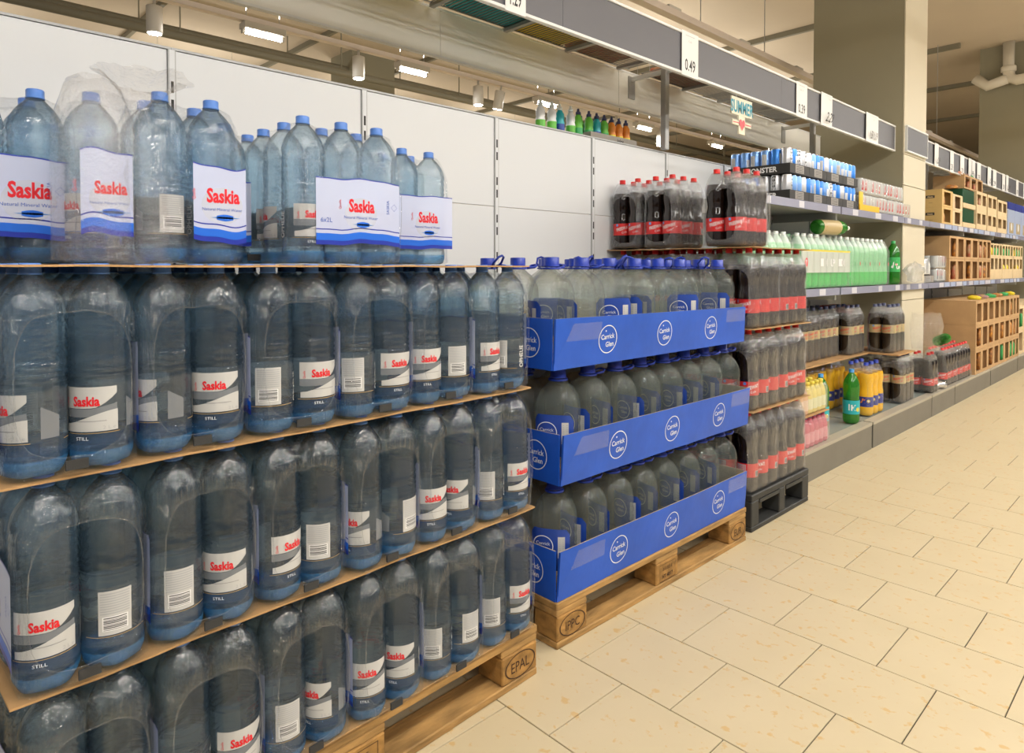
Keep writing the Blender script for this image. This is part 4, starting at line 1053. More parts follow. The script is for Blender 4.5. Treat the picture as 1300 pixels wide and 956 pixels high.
def orange_label():
    P = Print(); R = 0.0472; C = 2 * PI * R
    P.rect(-C / 2, C / 2, 0.060, 0.128, M['navy_label'], 1, 24)
    for q in (0, C / 2):
        P.poly([(q - 0.036, 0.085), (q - 0.018, 0.118), (q + 0.006, 0.122), (q - 0.006, 0.104), (q - 0.026, 0.086)], M['orange_print'], 2)
        P.poly([(q - 0.026, 0.068), (q - 0.004, 0.088), (q + 0.014, 0.074), (q - 0.004, 0.064)], M['orange_print'], 2)
        P.disc(q + 0.018, 0.100, 0.011, M['yellow_print'], 2, 12); P.disc(q + 0.018, 0.100, 0.006, M['white'], 3, 10)
    return P.mesh('label', cyl(R), 0.0003)
OLAB = orange_label()
FC = [film_mesh('shrink_film', 0.1455, 0.0965, 0.262, 0.345, 0.060, (0.078, 0.028, 0.262), M['hazy'], M['film_edge'], nu=24, seed=11 + 2.7 * k, pitch=0.097, dipk=0.085, waist=0.035) for k in range(3)]
def drink_pack(loc, rz, label, bm, cm, lm, fm, name='cola_pack', group=None, front=None, cat='drink pack', extra=()):
    t = thing(name, label, cat, loc, rz, group); i = 0
    for u in (-0.097, 0.0, 0.097):
        for v in (-0.0483, 0.0483):
            yaw = front[i] if front and front[i] is not None else random.uniform(-PI, PI); i += 1
            bo = obj('bottle', bm, t, (u, v, 0.0012), yaw); obj('cap', cm, bo); obj('label', lm, bo)
    obj('shrink_film', fm, t)
    for me in extra: obj(me.name.split('.')[0], me, t)
    return t
CZ = [0.1655, 0.5315, 0.8975, 1.2635]
R90 = PI / 2
deep = ['front', 'second', 'third', 'rear']
for L in range(3):
    cells_ = [(0, q) for q in range(4)] + [(1, 0)]
    for yk, q in cells_:
        x = CF - 0.100 - 0.1985 * q; y = CY0 + 0.152 + 0.298 * yk
        yw = [None] * 6
        for i in range(6):
            yw[i] = random.choice([0.0, 0.4, -0.5, 2.6]) + facing(x, y, 0) - R90
        lab = 'red-label cola six-pack, %s layer, %s' % (['bottom', 'second', 'third'][L], ('aisle corner nearest the blue trays' if q == 0 else 'side facing the blue trays, %s from the aisle' % deep[q]) if yk == 0 else 'aisle side next to the shelves')
        drink_pack((x, y, CZ[L] + 0.004), R90, lab, COLA, CCAP, CLAB, FC[(L + q) % 3], front=yw)
for (x, y, l) in ((CF - 0.165, CY0 + 0.155, 'cola six-pack on top of the cola stack, nearest the aisle, trailing loose film'), (CF - 0.50, CY0 + 0.155, 'cola six-pack on top of the cola stack, middle one'), (CF - 0.705, CY0 + 0.155, 'cola six-pack on top of the cola stack, against the white panels')):
    yw = [facing(x, y, 0) - R90 + random.choice([0.1, -0.4, 2.7]) for _ in range(6)]
    pk = drink_pack((x, y, CZ[3] + 0.006), R90, l, COLA, CCAP, CLAB, FC[int(-x * 10) % 3], front=yw)
    if x > -1.6:
        b = MB(); n = 14; v = []
        for i in range(n + 1):
            for q in range(9):
                a = PI * (q / 8 - 0.5); uu = i / n
                z = 0.01 + 0.30 * uu; bulge = 0.085 * math.sin(PI * min(1, uu * 1.05)) ** 0.8
                v.append((0.148 + bulge * math.cos(a) + 0.006 * noise.noise(Vector((uu * 9, q * 1.3, 0))), 0.088 * math.sin(a), z + 0.008 * noise.noise(Vector((uu * 7, q, 3)))))
        b.add(v, [(i * 9 + q, i * 9 + q + 1, (i + 1) * 9 + q + 1, (i + 1) * 9 + q) for i in range(n) for q in range(8)], 0, True)
        obj('loose_film', b.mesh('loose_film', [M['bag']]), pk)
        
for j in (1, 2, 3):
    z = CZ[j]; b = MB(); n = 14; m = 12; v = []; up = []
    for i in range(n + 1):
        for q in range(m + 1):
            y = CY0 - 0.004 + 0.606 * i / n; x = CF + 0.004 - 0.81 * q / m
            w = (0.006 if j == 3 else 0.0015) * noise.noise(Vector((x * 9, y * 9, z))) - (0.003 if j == 3 else 0)
            v.append((x, y, z + w - 0.001)); up.append((x, y, z + w + 0.002))
    nn = len(v); W = m + 1
    f = [(i * W + q, i * W + q + 1, (i + 1) * W + q + 1, (i + 1) * W + q) for i in range(n) for q in range(m)]
    f = f + [tuple(nn + k for k in reversed(q)) for q in f]
    for i in range(n): f += [(i * W, (i + 1) * W, nn + (i + 1) * W, nn + i * W), (i * W + m, nn + i * W + m, nn + (i + 1) * W + m, (i + 1) * W + m)]
    for q in range(m): f += [(q, nn + q, nn + q + 1, q + 1), (n * W + q, n * W + q + 1, nn + n * W + q + 1, nn + n * W + q)]
    b.add(v + up, f)
    thing('card_sheet', ['', 'grey-brown card sheet under the second cola layer', 'grey-brown card sheet under the third cola layer', 'wavy card sheet under the three topmost cola packs'][j], 'card sheet', me=b.mesh('card_sheet', [M['card']]))

# ------------------------------------------------------------------ energy drink cans on the top shelf
def can_mesh(base, deco, h=0.150, r=0.0322):
    pr = [(0.022, 0.003), (0.026, 0.0), (0.029, 0.006), (r, 0.014), (r, h - 0.018), (0.0275, h - 0.004), (0.0272, h), (0.025, h), (0.0245, h - 0.004)]
    mats = [2, 2, 2, 0, 0, 2, 2, 2, 2]
    b = MB().lathe(pr, 16, mats=mats)
    P = Print()
    if deco == 'dark':
        for k in range(7): P.poly([(-0.012 + 0.006 * (k % 2), 0.018 + 0.018 * k), (0.010, 0.022 + 0.018 * k), (0.013 - 0.006 * (k % 2), 0.034 + 0.018 * k), (-0.009, 0.032 + 0.018 * k)], M['black_print'], 1)
    elif deco == 'panel':
        P.rect(-0.015, 0.015, 0.026, 0.120, M['label_white'], 1, 4)
        for k in range(8): P.rect(-0.012, 0.012, 0.032 + 0.010 * k, 0.036 + 0.010 * k, M['grey_print'], 2, 3)
    elif deco == 'claw':
        for k in (-1, 0, 1): P.poly([(0.007 * k - 0.003, 0.045 + 0.004 * abs(k)), (0.007 * k + 0.002, 0.05), (0.007 * k + 0.004, 0.10), (0.007 * k - 0.002, 0.105)], M['white'], 1)
    elif deco == 'red':
        P.poly([(-0.010, 0.028), (0.010, 0.040), (0.008, 0.085), (0.0, 0.105), (-0.006, 0.07)], M['red_print'], 1); P.disc(0.0, 0.038, 0.010, M['red_print'], 1, 10)
    elif deco == 'fade': P.poly([(-0.006, 0.025), (0.007, 0.025), (0.004, 0.10), (-0.001, 0.11)], M['cap_dark'], 1); P.poly([(-0.001, 0.06), (0.007, 0.06), (0.005, 0.108), (0.001, 0.11)], M['red_print'], 2)
    n = len(P.mats)
    P.into(b, cyl(r), 3, 0.0004)
    return b.mesh('can', [base, base, M['silver']] + P.mats)
CANS = [can_mesh(M['can_blue'], 'claw'), can_mesh(M['can_pale'], 'panel'), can_mesh(M['can_blue'], 'panel'), can_mesh(M['can_silver'], 'dark'), can_mesh(M['can_pale'], 'claw')]
def tray_mesh(D, W, h, mats_, txt=None, grey=True):
    b = MB(); th = 0.003
    b.box(-D, 0, 0, W, 0, th, 0); b.box(-th, 0, 0, W, th, h, 0); b.box(-D, -D + th, 0, W, th, h, 0); b.box(-D + th, -th, 0, th, th, h, 0); b.box(-D + th, -th, W - th, W, th, h, 0)
    P = Print()
    P.rect(W * 0.28, W * 0.72, h * 0.12, h * 0.92, mats_[1], 1)
    for k in range(4): P.rect(W * 0.32, W * 0.68, h * (0.22 + 0.17 * k), h * (0.28 + 0.17 * k), mats_[0], 2)
    P.into(b, plane((0, 0, 0), (0, 1, 0)), 1)
    P2 = Print()
    if txt:
        P2.text(txt, -D * 0.45, h * 0.5, h * 0.55, M['white'], 1, bold=0.03)
        P2.into(b, plane((0, 0, 0), (1, 0, 0)), 1 + len(P.mats))
    return b.mesh('tray', [mats_[0]] + P.mats + P2.mats)
ETRAY = tray_mesh(0.395, 0.270, 0.058, (M['tray_black'], M['tray_grey']), 'MONSTER')
SX = -1.715; SY = 3.90
SX = -1.735
for L in range(2):
    for k in range(4):
        y = 3.93 + 0.273 * k
        t = thing('can_case', 'black-trayed case of blue energy cans, %s tier, %s from the cola stack' % (['lower', 'upper'][L], ord_(k)), 'can case', (SX, y, 1.577 + 0.1575 * L))
        obj('tray', ETRAY, t)
        for q in range(6):
            for j in range(4):
                if q > 1 and not (k == 0 and j == 0): continue
                dk = 3 if (q == 0 and j == 0 and k == 0) or random.random() < 0.12 else random.choice([0, 0, 0, 1, 2, 4, 4])
                obj('can', CANS[dk], t, (-0.036 - 0.065 * q, 0.036 + 0.066 * j, 0.0034), random.uniform(-0.9, 0.9) + (-0.9 if q else 0))
# yellow corner holder and the white can multipacks
t = thing('corner_holder', 'yellow plastic corner holder beside the energy cans on the top shelf', 'holder', (-1.735, 5.055, 1.577))
obj('upright_leg', MB().box(-0.004, 0.0, -0.0, 0.075, 0.0, 0.135, b=0.001).mesh('upright_leg', [M['yellow']]), t)
obj('base_leg', MB().box(0.001, 0.005, 0.0, 0.40, 0.0, 0.045, b=0.001).mesh('base_leg', [M['yellow']]), t)
WCAN = can_mesh(M['can_white'], 'red', 0.118, 0.0322); FCAN = can_mesh(M['can_white'], 'fade', 0.118, 0.0322)
def box_film(D, W, h, m, sag=0.003):
    b = MB().box(-D, 0, 0, W, 0.0005, h, 0, b=0.012); return b.mesh('shrink_film', [m])
WF = box_film(0.27, 0.535, 0.121, M['milky'])
for L in range(2):
    for k in range(2):
        y = 5.14 + 0.545 * k
        if k == 1: nw = 5
        t = thing('can_pack', 'wrapped white cans with red print, %s tier, %s' % (['lower', 'upper'][L], ['beside the yellow holder', 'nearer the pillar'][k]), 'can pack', (-1.735 - 0.008 * L, y if k == 0 else y, 1.577 + 0.1222 * L))
        obj('shrink_film', WF if k == 0 else WF, t)
        for q in range(4):
            for j in range(8):
                if q > 0 and j > 0: continue
                obj('can', WCAN, t, (-0.035 - 0.066 * q, 0.036 + 0.066 * j, 0.0012), random.uniform(-0.5, 0.5) - (0.8 if q else 0))

# ------------------------------------------------------------------ green soda on the middle shelf
SZ = 1.0385
def soda_profile(): return [(0.02, 0.003), (0.036, 0.0), (0.045, 0.008), (0.049, 0.024), (0.049, 0.10), (0.047, 0.13), (0.0455, 0.165), (0.0475, 0.20), (0.049, 0.225), (0.0475, 0.252), (0.041, 0.278), (0.029, 0.302), (0.019, 0.318), (0.0145, 0.325), (0.0145, 0.336)]
SODA = MB().lathe(soda_profile(), 20, mats=[1 if p[1] < 0.03 else 2 if p[1] > 0.27 else 0 for p in soda_profile()]).mesh('soda_bottle', [M['pale_green'], mat('green_bottle_foot', (0.06, 0.62, 0.10), 0.15), mat('pale_bottle_neck', (0.60, 0.78, 0.66), 0.15)])
SODA_D = MB().lathe(soda_profile(), 20).mesh('green_bottle', [M['green_pet']])
SCAPW = cap_mesh(0.0155, 0.326, 0.347, M['cap_white'], 14); SCAPG = cap_mesh(0.0155, 0.326, 0.347, M['cap_green'], 14); SCAPB = cap_mesh(0.0155, 0.326, 0.347, mat('azure_cap', (0.03, 0.26, 0.60), 0.35), 16)
def soda_film(n):
    b = MB(); L = n * 0.1; N = n * 8
    for vs in (0, 1):
        v = []
        for i in range(N + 1):
            y = -0.0 + L * i / N; bul = 0.010 * abs(math.sin(PI * n * i / N)) ** 0.7
            zs_ = [0.004, 0.04, 0.12, 0.20, 0.26, 0.305, 0.335]
            for j, z in enumerate(zs_):
                x = (0.0 if j < 5 else -0.022 if j == 5 else -0.036) + bul * (1 if j < 5 else 0.8)
                if vs: x = -0.2 - x
                v.append((x - 0.010, y, z + 0.004 * noise.noise(Vector((y * 30, z * 20, vs)))))
        b.add(v, [(i * 7 + j, (i + 1) * 7 + j, (i + 1) * 7 + j + 1, i * 7 + j + 1) for i in range(N) for j in range(6)], 0, True)
    b.add([(-0.046, 0, 0.335), (-0.154, 0, 0.335), (-0.154, L, 0.335), (-0.046, L, 0.335)], [(0, 1, 2, 3)])
    b.add([(0.0, -0.001, 0.004), (-0.2, -0.001, 0.004), (-0.2, -0.001, 0.26), (-0.154, -0.001, 0.335), (-0.046, -0.001, 0.335), (0, -0.001, 0.26)], [(0, 1, 2, 3, 4, 5)])
    return b.mesh('shrink_film', [M['milky']])
def soda_pack(y0, n, label, band):
    t = thing('soda_pack', label, 'soda pack', (-1.732, y0, SZ + 0.001))
    for q in range(2):
        for k in range(n):
            bo = obj('bottle', SODA if q == 0 else SODA_D, t, (-0.060 - 0.1 * q, 0.05 + 0.1 * k, 0.001)); obj('cap', SCAPW if (q == 0) else SCAPG, bo)
    obj('shrink_film', soda_film(n), t)
    if band:
        P = Print(); L = n * 0.1
        P.rect(0.0, L, 0.10, 0.235, sheet_mat('soda_band', (0.72, 0.75, 0.70), 0.80), 1, n * 4); P.rect(0.0, L, 0.235, 0.245, M['yellow_print'], 1, n * 4)
        P.disc(0.055, 0.165, 0.028, M['red_print'], 2, 14, 0.8); P.text('7', 0.05, 0.165, 0.03, M['white'], 3, bold=0.04)
        for c in (0.33, 0.62): 
            P.rect(c - 0.055, c + 0.055, 0.14, 0.19, M['white'], 2); P.rect(c - 0.036, c + 0.036, 0.152, 0.178, M['label_white'], 3)
        P.text('UP', 0.475, 0.165, 0.05, M['white'], 2, bold=0.04)
        obj('wrap_band', P.mesh('wrap_band', lambda s, t_, o: (0.002 + o + 0.010 * abs(math.sin(PI * s / 0.1)) ** 0.7 - 0.010, s, t_)), t)
    else:
        P = Print()
        for k in range(n): P.disc(0.05 + 0.1 * k, 0.16, 0.016, M['red_print'] if k % 2 else M['cap_green'], 1, 10, 0.6)
        obj('print', P.mesh('print', lambda s, t_, o: (0.0022 + o - 0.003, s, t_)), t)
    return t
soda_pack(3.42, 6, 'film-wrapped green soda pack mostly hidden behind the cola stack', False)
soda_pack(4.11, 8, 'wide film-wrapped pack of green soda bottles with a pale printed band', True)
soda_pack(4.93, 8, 'film-wrapped pack of green soda bottles without a printed band', False)
def loose_bottle(loc, bm, cm, label, name='soda_bottle', lay=None, lab=None, rz=0):
    t = thing(name, label, 'bottle', loc, rz)
    if lay: t.rotation_euler = lay
    obj('bottle', bm, t); obj('cap', cm, t)
    if lab: obj('label', lab, t)
    return t
def sleeve(r, z0, z1, base, deco):
    P = Print(); C = 2 * PI * r; P.rect(-C / 2, C / 2, z0, z1, base, 1, 20)
    h = z1 - z0
    for q in (0,):
        if deco == 'k': P.rect(-0.014, -0.007, z0 + h * 0.28, z0 + h * 0.74, M['white'], 2); P.text('K', 0.018, z0 + h * 0.5, h * 0.42, M['white'], 2, bold=0.03); P.disc(0.045, z0 + h * 0.35, 0.014, M['yellow_print'], 2, 10)
        if deco == '7': P.text('7', -0.008, z0 + h * 0.55, h * 0.5, M['white'], 2, bold=0.06); P.disc(0.012, z0 + h * 0.5, 0.010, M['red_print'], 2, 10); P.text('UP', 0.012, z0 + h * 0.5, h * 0.12, M['white'], 3, bold=0.05); P.text('UP', 0.03, z0 + h * 0.3, h * 0.2, M['white'], 2, bold=0.06)
        if deco == 'gold': P.rect(-C / 2, C / 2, z0 + h * 0.1, z0 + h * 0.16, M['gold_line'], 2, 12)
    return P.mesh('label', cyl(r + 0.0004), 0.0004)
LABK = sleeve(0.049, 0.062, 0.150, M['cyan_label'], 'k')
LAB7 = sleeve(0.049, 0.10, 0.215, M['cap_green'], '7')
LABL = sleeve(0.049, 0.03, 0.215, M['gold_label'], 'gold')
loose_bottle((-1.80, 4.46, SZ + 0.348 + 0.052), SODA_D, SCAPW, 'green soda bottle lying on its side on top of the soda packs', lay=(math.radians(-90), 0, math.radians(-14)), lab=LABL)
t7 = loose_bottle((-1.775, 5.93, SZ), SODA_D, SCAPG, 'single green soda bottle standing at the right end of the middle-shelf packs', lab=LAB7, rz=-1.0)
crm = crumple('torn_film', [(0.02, 0.0), (0.10, 0.012), (0.09, 0.05), (0.14, 0.075), (0.15, 0.09), (0.09, 0.12), (0.02, 0.13)], 8.0, film_mat('torn_film', 0.30, 0.10, 1.0, scale=(26, 26, 26)), 40, 0.03)
t = thing('torn_film', 'crumpled clear torn film lying in front of the grey cans on the middle shelf', 'plastic film', (-1.668, 6.10, SZ + 0.012), me=crm); t.scale = (0.45, 0.95, 1.2)
# cans past the torn film
for L in range(2):
    t = thing('can_pack', 'film-wrapped pack of silver cans with dark drops, %s of two on the middle shelf' % ['lower', 'upper'][L], 'can pack', (-1.735, 7.04, SZ + 0.001 + 0.123 * L))
    obj('shrink_film', box_film(0.27, 0.29, 0.121, M['milky']), t)
    for q in range(4):
        for j in range(4):
            if q > 0 and j > 0: continue
            obj('can', FCAN, t, (-0.037 - 0.066 * q, 0.040 + 0.069 * j, 0.0012), random.uniform(-0.3, 0.3) - 0.2)
t = thing('can_tray', 'loose grey cans standing in a group behind the torn film', 'can group', (-1.76, 6.69, SZ + 0.001))
for q in range(3):
    for j in range(5): obj('can', CANS[3] if (q + j) % 3 == 0 else FCAN, t, (-0.05 - 0.068 * q, 0.02 + 0.064 * j, 0.062), 0.3 * j)
obj('tray', tray_mesh(0.25, 0.34, 0.06, (M['grey_board'], M['can_silver'])), t, (0, -0.02, 0))

# ------------------------------------------------------------------ base shelf goods
BZ = 0.1705
def small_bottle(m, cm, h=0.175, r=0.029, lab=None):
    pr = [(0.014, 0.002), (0.024, 0.0), (r, 0.010), (r, h * 0.52), (r * 0.95, h * 0.6), (r * 0.8, h * 0.72), (r * 0.5, h * 0.84), (0.012, h * 0.88), (0.012, h * 0.90)]
    b = MB().lathe(pr, 14); b.lathe([(0.0145, h * 0.90), (0.0145, h * 0.985), (0.012, h)], 12, mi=1)
    if lab: b.lathe([(r + 0.0006, h * 0.14), (r + 0.0006, h * 0.48)], 14, mi=2, cap=False)
    return b.mesh('bottle', [m, cm] + ([lab] if lab else []))
JY = small_bottle(M['yellow_juice'], M['cap_yellow'], lab=mat('pale_lemon_label', (0.80, 0.78, 0.45), 0.4)); JP = small_bottle(M['peach_juice'], M['cap_red'], lab=mat('pale_peach_label', (0.82, 0.60, 0.42), 0.4)); JR = small_bottle(M['pink_juice'], M['cap_purple'], lab=mat('pink_label', (0.80, 0.30, 0.34), 0.4))
JF = box_film(0.128, 0.372, 0.150, film_mat('juice_film', 0.20, 0.05))
for L in range(2):
    for g in range(1):
        t = thing('juice_pack', ['film-wrapped pack of small pink juice bottles with purple caps, below', 'film-wrapped pack of small yellow juice bottles with yellow caps, on top'][L], 'juice pack', (-1.520 - 0.012 * L, 3.635, BZ + 0.181 * L))
        obj('shrink_film', JF, t)
        for q in range(2):
            for j in range(6):
                obj('bottle', (JR if L == 0 else (JP if j < 2 else JY)), t, (-0.033 - 0.061 * q, 0.034 + 0.061 * j, 0.0015), 0.7 * j)
    if L == 0: thing('card_sheet', 'thin card sheet between the two small juice packs', 'card sheet', me=MB().box(-1.655, -1.522, 3.635, 4.005, BZ + 0.177, BZ + 0.180).mesh('card_sheet', [M['card']]))
loose_bottle((-1.60, 4.56, BZ), SODA_D, SCAPB, 'bright green bottle with cyan label standing alone before the orange drink', lab=LABK, rz=-1.25)
loose_bottle((-1.66, 4.22, BZ), SODA_D, SCAPB, 'green bottle with cyan label half hidden behind the yellow juice pack', lab=LABK, rz=-1.3)
FO = film_mesh('shrink_film', 0.1455, 0.0965, 0.258, 0.342, 0.056, (0.078, 0.028, 0.262), M['film'], M['film_edge'], nu=24, seed=31, pitch=0.097, dipk=0.085, waist=0.035)
opk = [(-1.664, 4.965, 0, 'orange drink six-pack at the shelf edge beside the green bottle'), (-1.93, 4.66, 0, 'orange drink six-pack in the back, behind the lone green bottle'), (-1.915, 4.33, 0, 'orange drink six-pack in the back, behind the half-hidden green bottle'), (-1.90, 4.0, 0, 'orange drink six-pack in the back, nearest the cola stack'), (-1.93, 5.0, 0, 'orange drink six-pack behind the one at the shelf edge')]
for x, y, r, l in opk:
    drink_pack((x, y, BZ), R90, l, ORNG, OCAP, OLAB, FO, name='orange_drink_pack', front=[facing(x, y, 0) - R90 + random.choice([0, PI]) for _ in range(6)])
dpk = [(-1.648, 5.595, BZ, 'dark gold-label six-pack standing at the shelf edge right of the orange drink'), (-1.85, 5.595, BZ, 'dark gold-label six-pack behind the one at the shelf edge'),
       (-1.70, 5.54, BZ + 0.371, 'dark gold-label six-pack stacked on the one at the shelf edge'), (-1.87, 5.19, BZ + 0.371, 'dark gold-label six-pack lying back above the orange drink, left of the stacked one'),
       (-1.93, 4.86, BZ + 0.371, 'dark gold-label six-pack in shadow above the orange drink, third from the pillar'), (-1.93, 4.54, BZ + 0.371, 'dark gold-label six-pack in shadow above the orange drink, fourth from the pillar'), (-1.93, 4.22, BZ + 0.371, 'dark gold-label six-pack in shadow nearest the cola stack')]
for x, y, z, l in dpk:
    drink_pack((x, y, z), R90, l, DIET, KCAP, GLAB, FC[int(y * 10) % 3], name='dark_drink_pack', front=[facing(x, y, 0) - R90 + random.choice([0, 0.5, -0.4]) for _ in range(6)])
thing('card_sheet', 'card sheet on the orange drink packs carrying the dark packs', 'card sheet', me=MB().box(-2.05, -1.76, 3.80, 5.345, BZ + 0.3595, BZ + 0.3695).mesh('card_sheet', [M['card']]))
thing('card_sheet', 'card sheet between the two front dark packs', 'card sheet', me=MB().box(-1.95, -1.56, 5.355, 5.75, BZ + 0.3595, BZ + 0.3695).mesh('card_sheet', [M['card']]))
t = thing('red_carton', 'dark red carton pushed to the back under the middle shelf', 'carton', (-2.0, 5.3, BZ + 0.372), me=MB().box(-0.15, -0.0, 0.12, 0.42, 0.0, 0.33, b=0.004).mesh('red_carton', [mat('dark_red_carton', (0.30, 0.02, 0.02), 0.5)]))
# green bottle in a clear bag, small film with two cola bottles, foil, red-label cola
gb = thing('bagged_bottle', 'green bottle leaning in a clear bag behind the gold-label pack', 'bottle', (-1.60, 6.16, BZ + 0.345))
o = obj('bottle', SODA_D, gb); o.rotation_euler = (1.35, 0.0, 0.5); o.location = (0.06, 0.10, 0.055); o.scale = (0.85, 0.85, 0.85)
obj('clear_bag', crumple('clear_bag', [(0.09, 0.0), (0.11, 0.08), (0.11, 0.2), (0.10, 0.30)], 3.0, M['bag'], 32, 0.02), gb, (0.0, 0.0, -0.01))
SM = 0.9
def small_cola_pack(loc, n, label):
    t = thing('cola_pack', label, 'drink pack', loc)
    for k in range(n):
        for q in range(2):
            bo = obj('bottle', COLA, t, (-0.046 - 0.092 * q, 0.046 + 0.092 * k, 0.001), facing(loc[0], loc[1], 0) + 0.5 * (k % 2)); bo.scale = (SM, SM, SM); obj('cap', CCAP, bo); obj('label', CLAB, bo)
    b = MB().box(-0.19, 0.004, 0, 0.092 * n, 0.001, 0.30, b=0.02)
    b.v = [(p[0] * (0.8 if p[2] > 0.25 else 1) - (0.02 if p[2] > 0.25 else 0), p[1], p[2]) for p in b.v]
    obj('shrink_film', b.mesh('shrink_film', [M['hazy']]), t)
small_cola_pack((-1.515, 6.06, BZ), 2, 'small opened pack of two red-label cola rows beside the foil bag')
small_cola_pack((-1.525, 6.50, BZ), 4, 'red-label cola pack at the shelf edge nearer the foil bag')
small_cola_pack((-1.525, 6.885, BZ), 5, 'red-label cola pack at the shelf edge against the brown cartons')
thing('foil_bag', 'crumpled silver foil bag lying on the shelf edge between cola packs', 'bag', (-1.56, 6.375, BZ), me=crumple('foil_bag', [(0.03, 0.002), (0.065, 0.02), (0.06, 0.045), (0.035, 0.06), (0.01, 0.065)], 2.0, M['silver'], 24, 0.018))

# ------------------------------------------------------------------ display cartons
def carton_mesh(W, D, h, n, m, z0=0.12, z1=0.88, th=0.006, txt=None, mx=0.14):
    b = MB()
    b.box(-D, 0, 0, th, 0, h); b.box(-D, 0, W - th, W, 0, h); b.box(-D, -D + th, th, W - th, 0, h); b.box(-D + th, -0.0, th, W - th, 0, th); b.box(-D + th, 0, th, W - th, h - th, h)
    if n == 0: b.box(-th, 0, th, W - th, th, h - th)
    else:
        b.box(-th, 0, th, W - th, th, h * z0); b.box(-th, 0, th, W - th, h * z1, h - th)
        cw = W / n; mg = cw * mx
        for k in range(n + 1):
            a = th if k == 0 else cw * k - mg; c = W - th if k == n else cw * k + mg
            b.box(-th, 0, a, c, h * z0, h * z1)
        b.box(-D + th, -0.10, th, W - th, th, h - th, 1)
    P = Print()
    if txt:
        P.rect(-D * 0.49, -D * 0.22, h * 0.50, h * 0.66, M['black_print'], 1); P.text(txt, -D * 0.355, h * 0.58, h * 0.085, M['carton_pale'], 2, bold=0.03, sx=1.0)
        P.rect(-D * 0.40, -D * 0.28, h * 0.20, h * 0.24, M['gold_line'], 1)
    P.into(b, plane((0, 0, 0), (1, 0, 0)), 2)
    return b.mesh('display_carton', [m, M['carton_in']] + P.mats)
_bag = []; CB = [0]
for k, mm in enumerate((M['snack'], M['snack_red'], M['purple'], M['yellow_print'], M['cap_green'])):
    b = MB().lathe([(0.03, 0.0), (0.048, 0.01), (0.052, 0.06), (0.045, 0.12), (0.02, 0.15)], 10)
    b.v = [(p[0] * 0.55, p[1] * 1.0, p[2]) for p in b.v]
    _bag.append(b.mesh('snack_bag', [mm]))
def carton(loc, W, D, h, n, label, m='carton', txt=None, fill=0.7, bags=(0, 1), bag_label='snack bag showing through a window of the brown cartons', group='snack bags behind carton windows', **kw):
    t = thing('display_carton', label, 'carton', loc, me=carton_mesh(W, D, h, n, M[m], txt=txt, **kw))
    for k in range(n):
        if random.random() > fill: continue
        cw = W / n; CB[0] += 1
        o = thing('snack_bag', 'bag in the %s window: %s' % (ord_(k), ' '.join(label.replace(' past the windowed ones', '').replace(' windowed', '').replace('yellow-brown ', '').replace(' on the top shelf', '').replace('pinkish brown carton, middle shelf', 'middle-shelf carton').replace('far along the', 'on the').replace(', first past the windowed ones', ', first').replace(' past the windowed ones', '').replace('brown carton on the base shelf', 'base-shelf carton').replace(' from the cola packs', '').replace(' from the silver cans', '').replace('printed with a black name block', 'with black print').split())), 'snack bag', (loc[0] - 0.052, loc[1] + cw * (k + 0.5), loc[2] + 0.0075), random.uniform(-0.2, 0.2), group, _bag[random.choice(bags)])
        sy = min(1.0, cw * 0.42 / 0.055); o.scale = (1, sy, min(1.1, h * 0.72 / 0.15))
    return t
_pillow = []
for mm in (M['snack'], M['snack_red'], M['purple'], M['yellow_print'], M['cap_green']):
    b = MB().lathe([(0.075, 0.0), (0.055, 0.010), (0.075, 0.022), (0.055, 0.040), (0.02, 0.048)], 12, square=3.0)
    b.v = [(p[0] * 1.3, p[1] * 0.8, p[2] * (1 + 0.4 * noise.noise(Vector((p[0] * 30, p[1] * 30, 1))))) for p in b.v]
    b.v = [(p[0] * 0.62, p[1] * 0.8, p[2] * 0.75) for p in b.v]
    _pillow.append(b.mesh('snack_bag', [mm]))
tier = ['bottom', 'middle', 'top']
for c in range(4):
    for L in range(3):
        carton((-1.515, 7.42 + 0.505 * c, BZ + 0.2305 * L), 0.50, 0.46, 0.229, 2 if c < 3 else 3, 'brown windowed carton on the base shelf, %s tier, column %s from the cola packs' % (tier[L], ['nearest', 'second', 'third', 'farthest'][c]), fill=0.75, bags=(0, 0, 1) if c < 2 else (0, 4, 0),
               bag_label='snack bag showing through a window of the base-shelf cartons', group='snack bags in base-shelf cartons')
thing('display_carton', 'plain brown carton behind the windowed cartons beside the pillar', 'carton', (-2.0, 7.0, BZ), me=carton_mesh(0.4, 0.16, 0.66, 0, M['carton']))
for k in range(6):
    o = thing('snack_bag', ['loose yellow snack bag on top of the base-shelf cartons, nearest', 'loose purple snack bag on the base-shelf cartons', 'loose green snack bag on the base-shelf cartons', 'loose orange snack bag on the base-shelf cartons', 'second loose green bag on the base-shelf cartons', 'loose yellow bag on the far base-shelf cartons'][k], 'snack bag', (-1.60, 7.75 + 0.33 * k, BZ + 0.6925), 0.4 * k, None, _pillow[[3, 2, 4, 0, 4, 3][k]])
# farther base shelf
for c in range(4):
    for L in range(2): carton((-1.53, 9.5 + 0.62 * c, BZ + 0.28 * L), 0.60, 0.45, 0.278, 2, 'pale carton far along the base shelf, %s tier, column %s' % (tier[L], ['one', 'two', 'three', 'four'][c]), m='carton_pale', fill=0.5, bags=(3, 4), bag_label='snack bag in the far pale cartons', group='snack bags in far cartons')
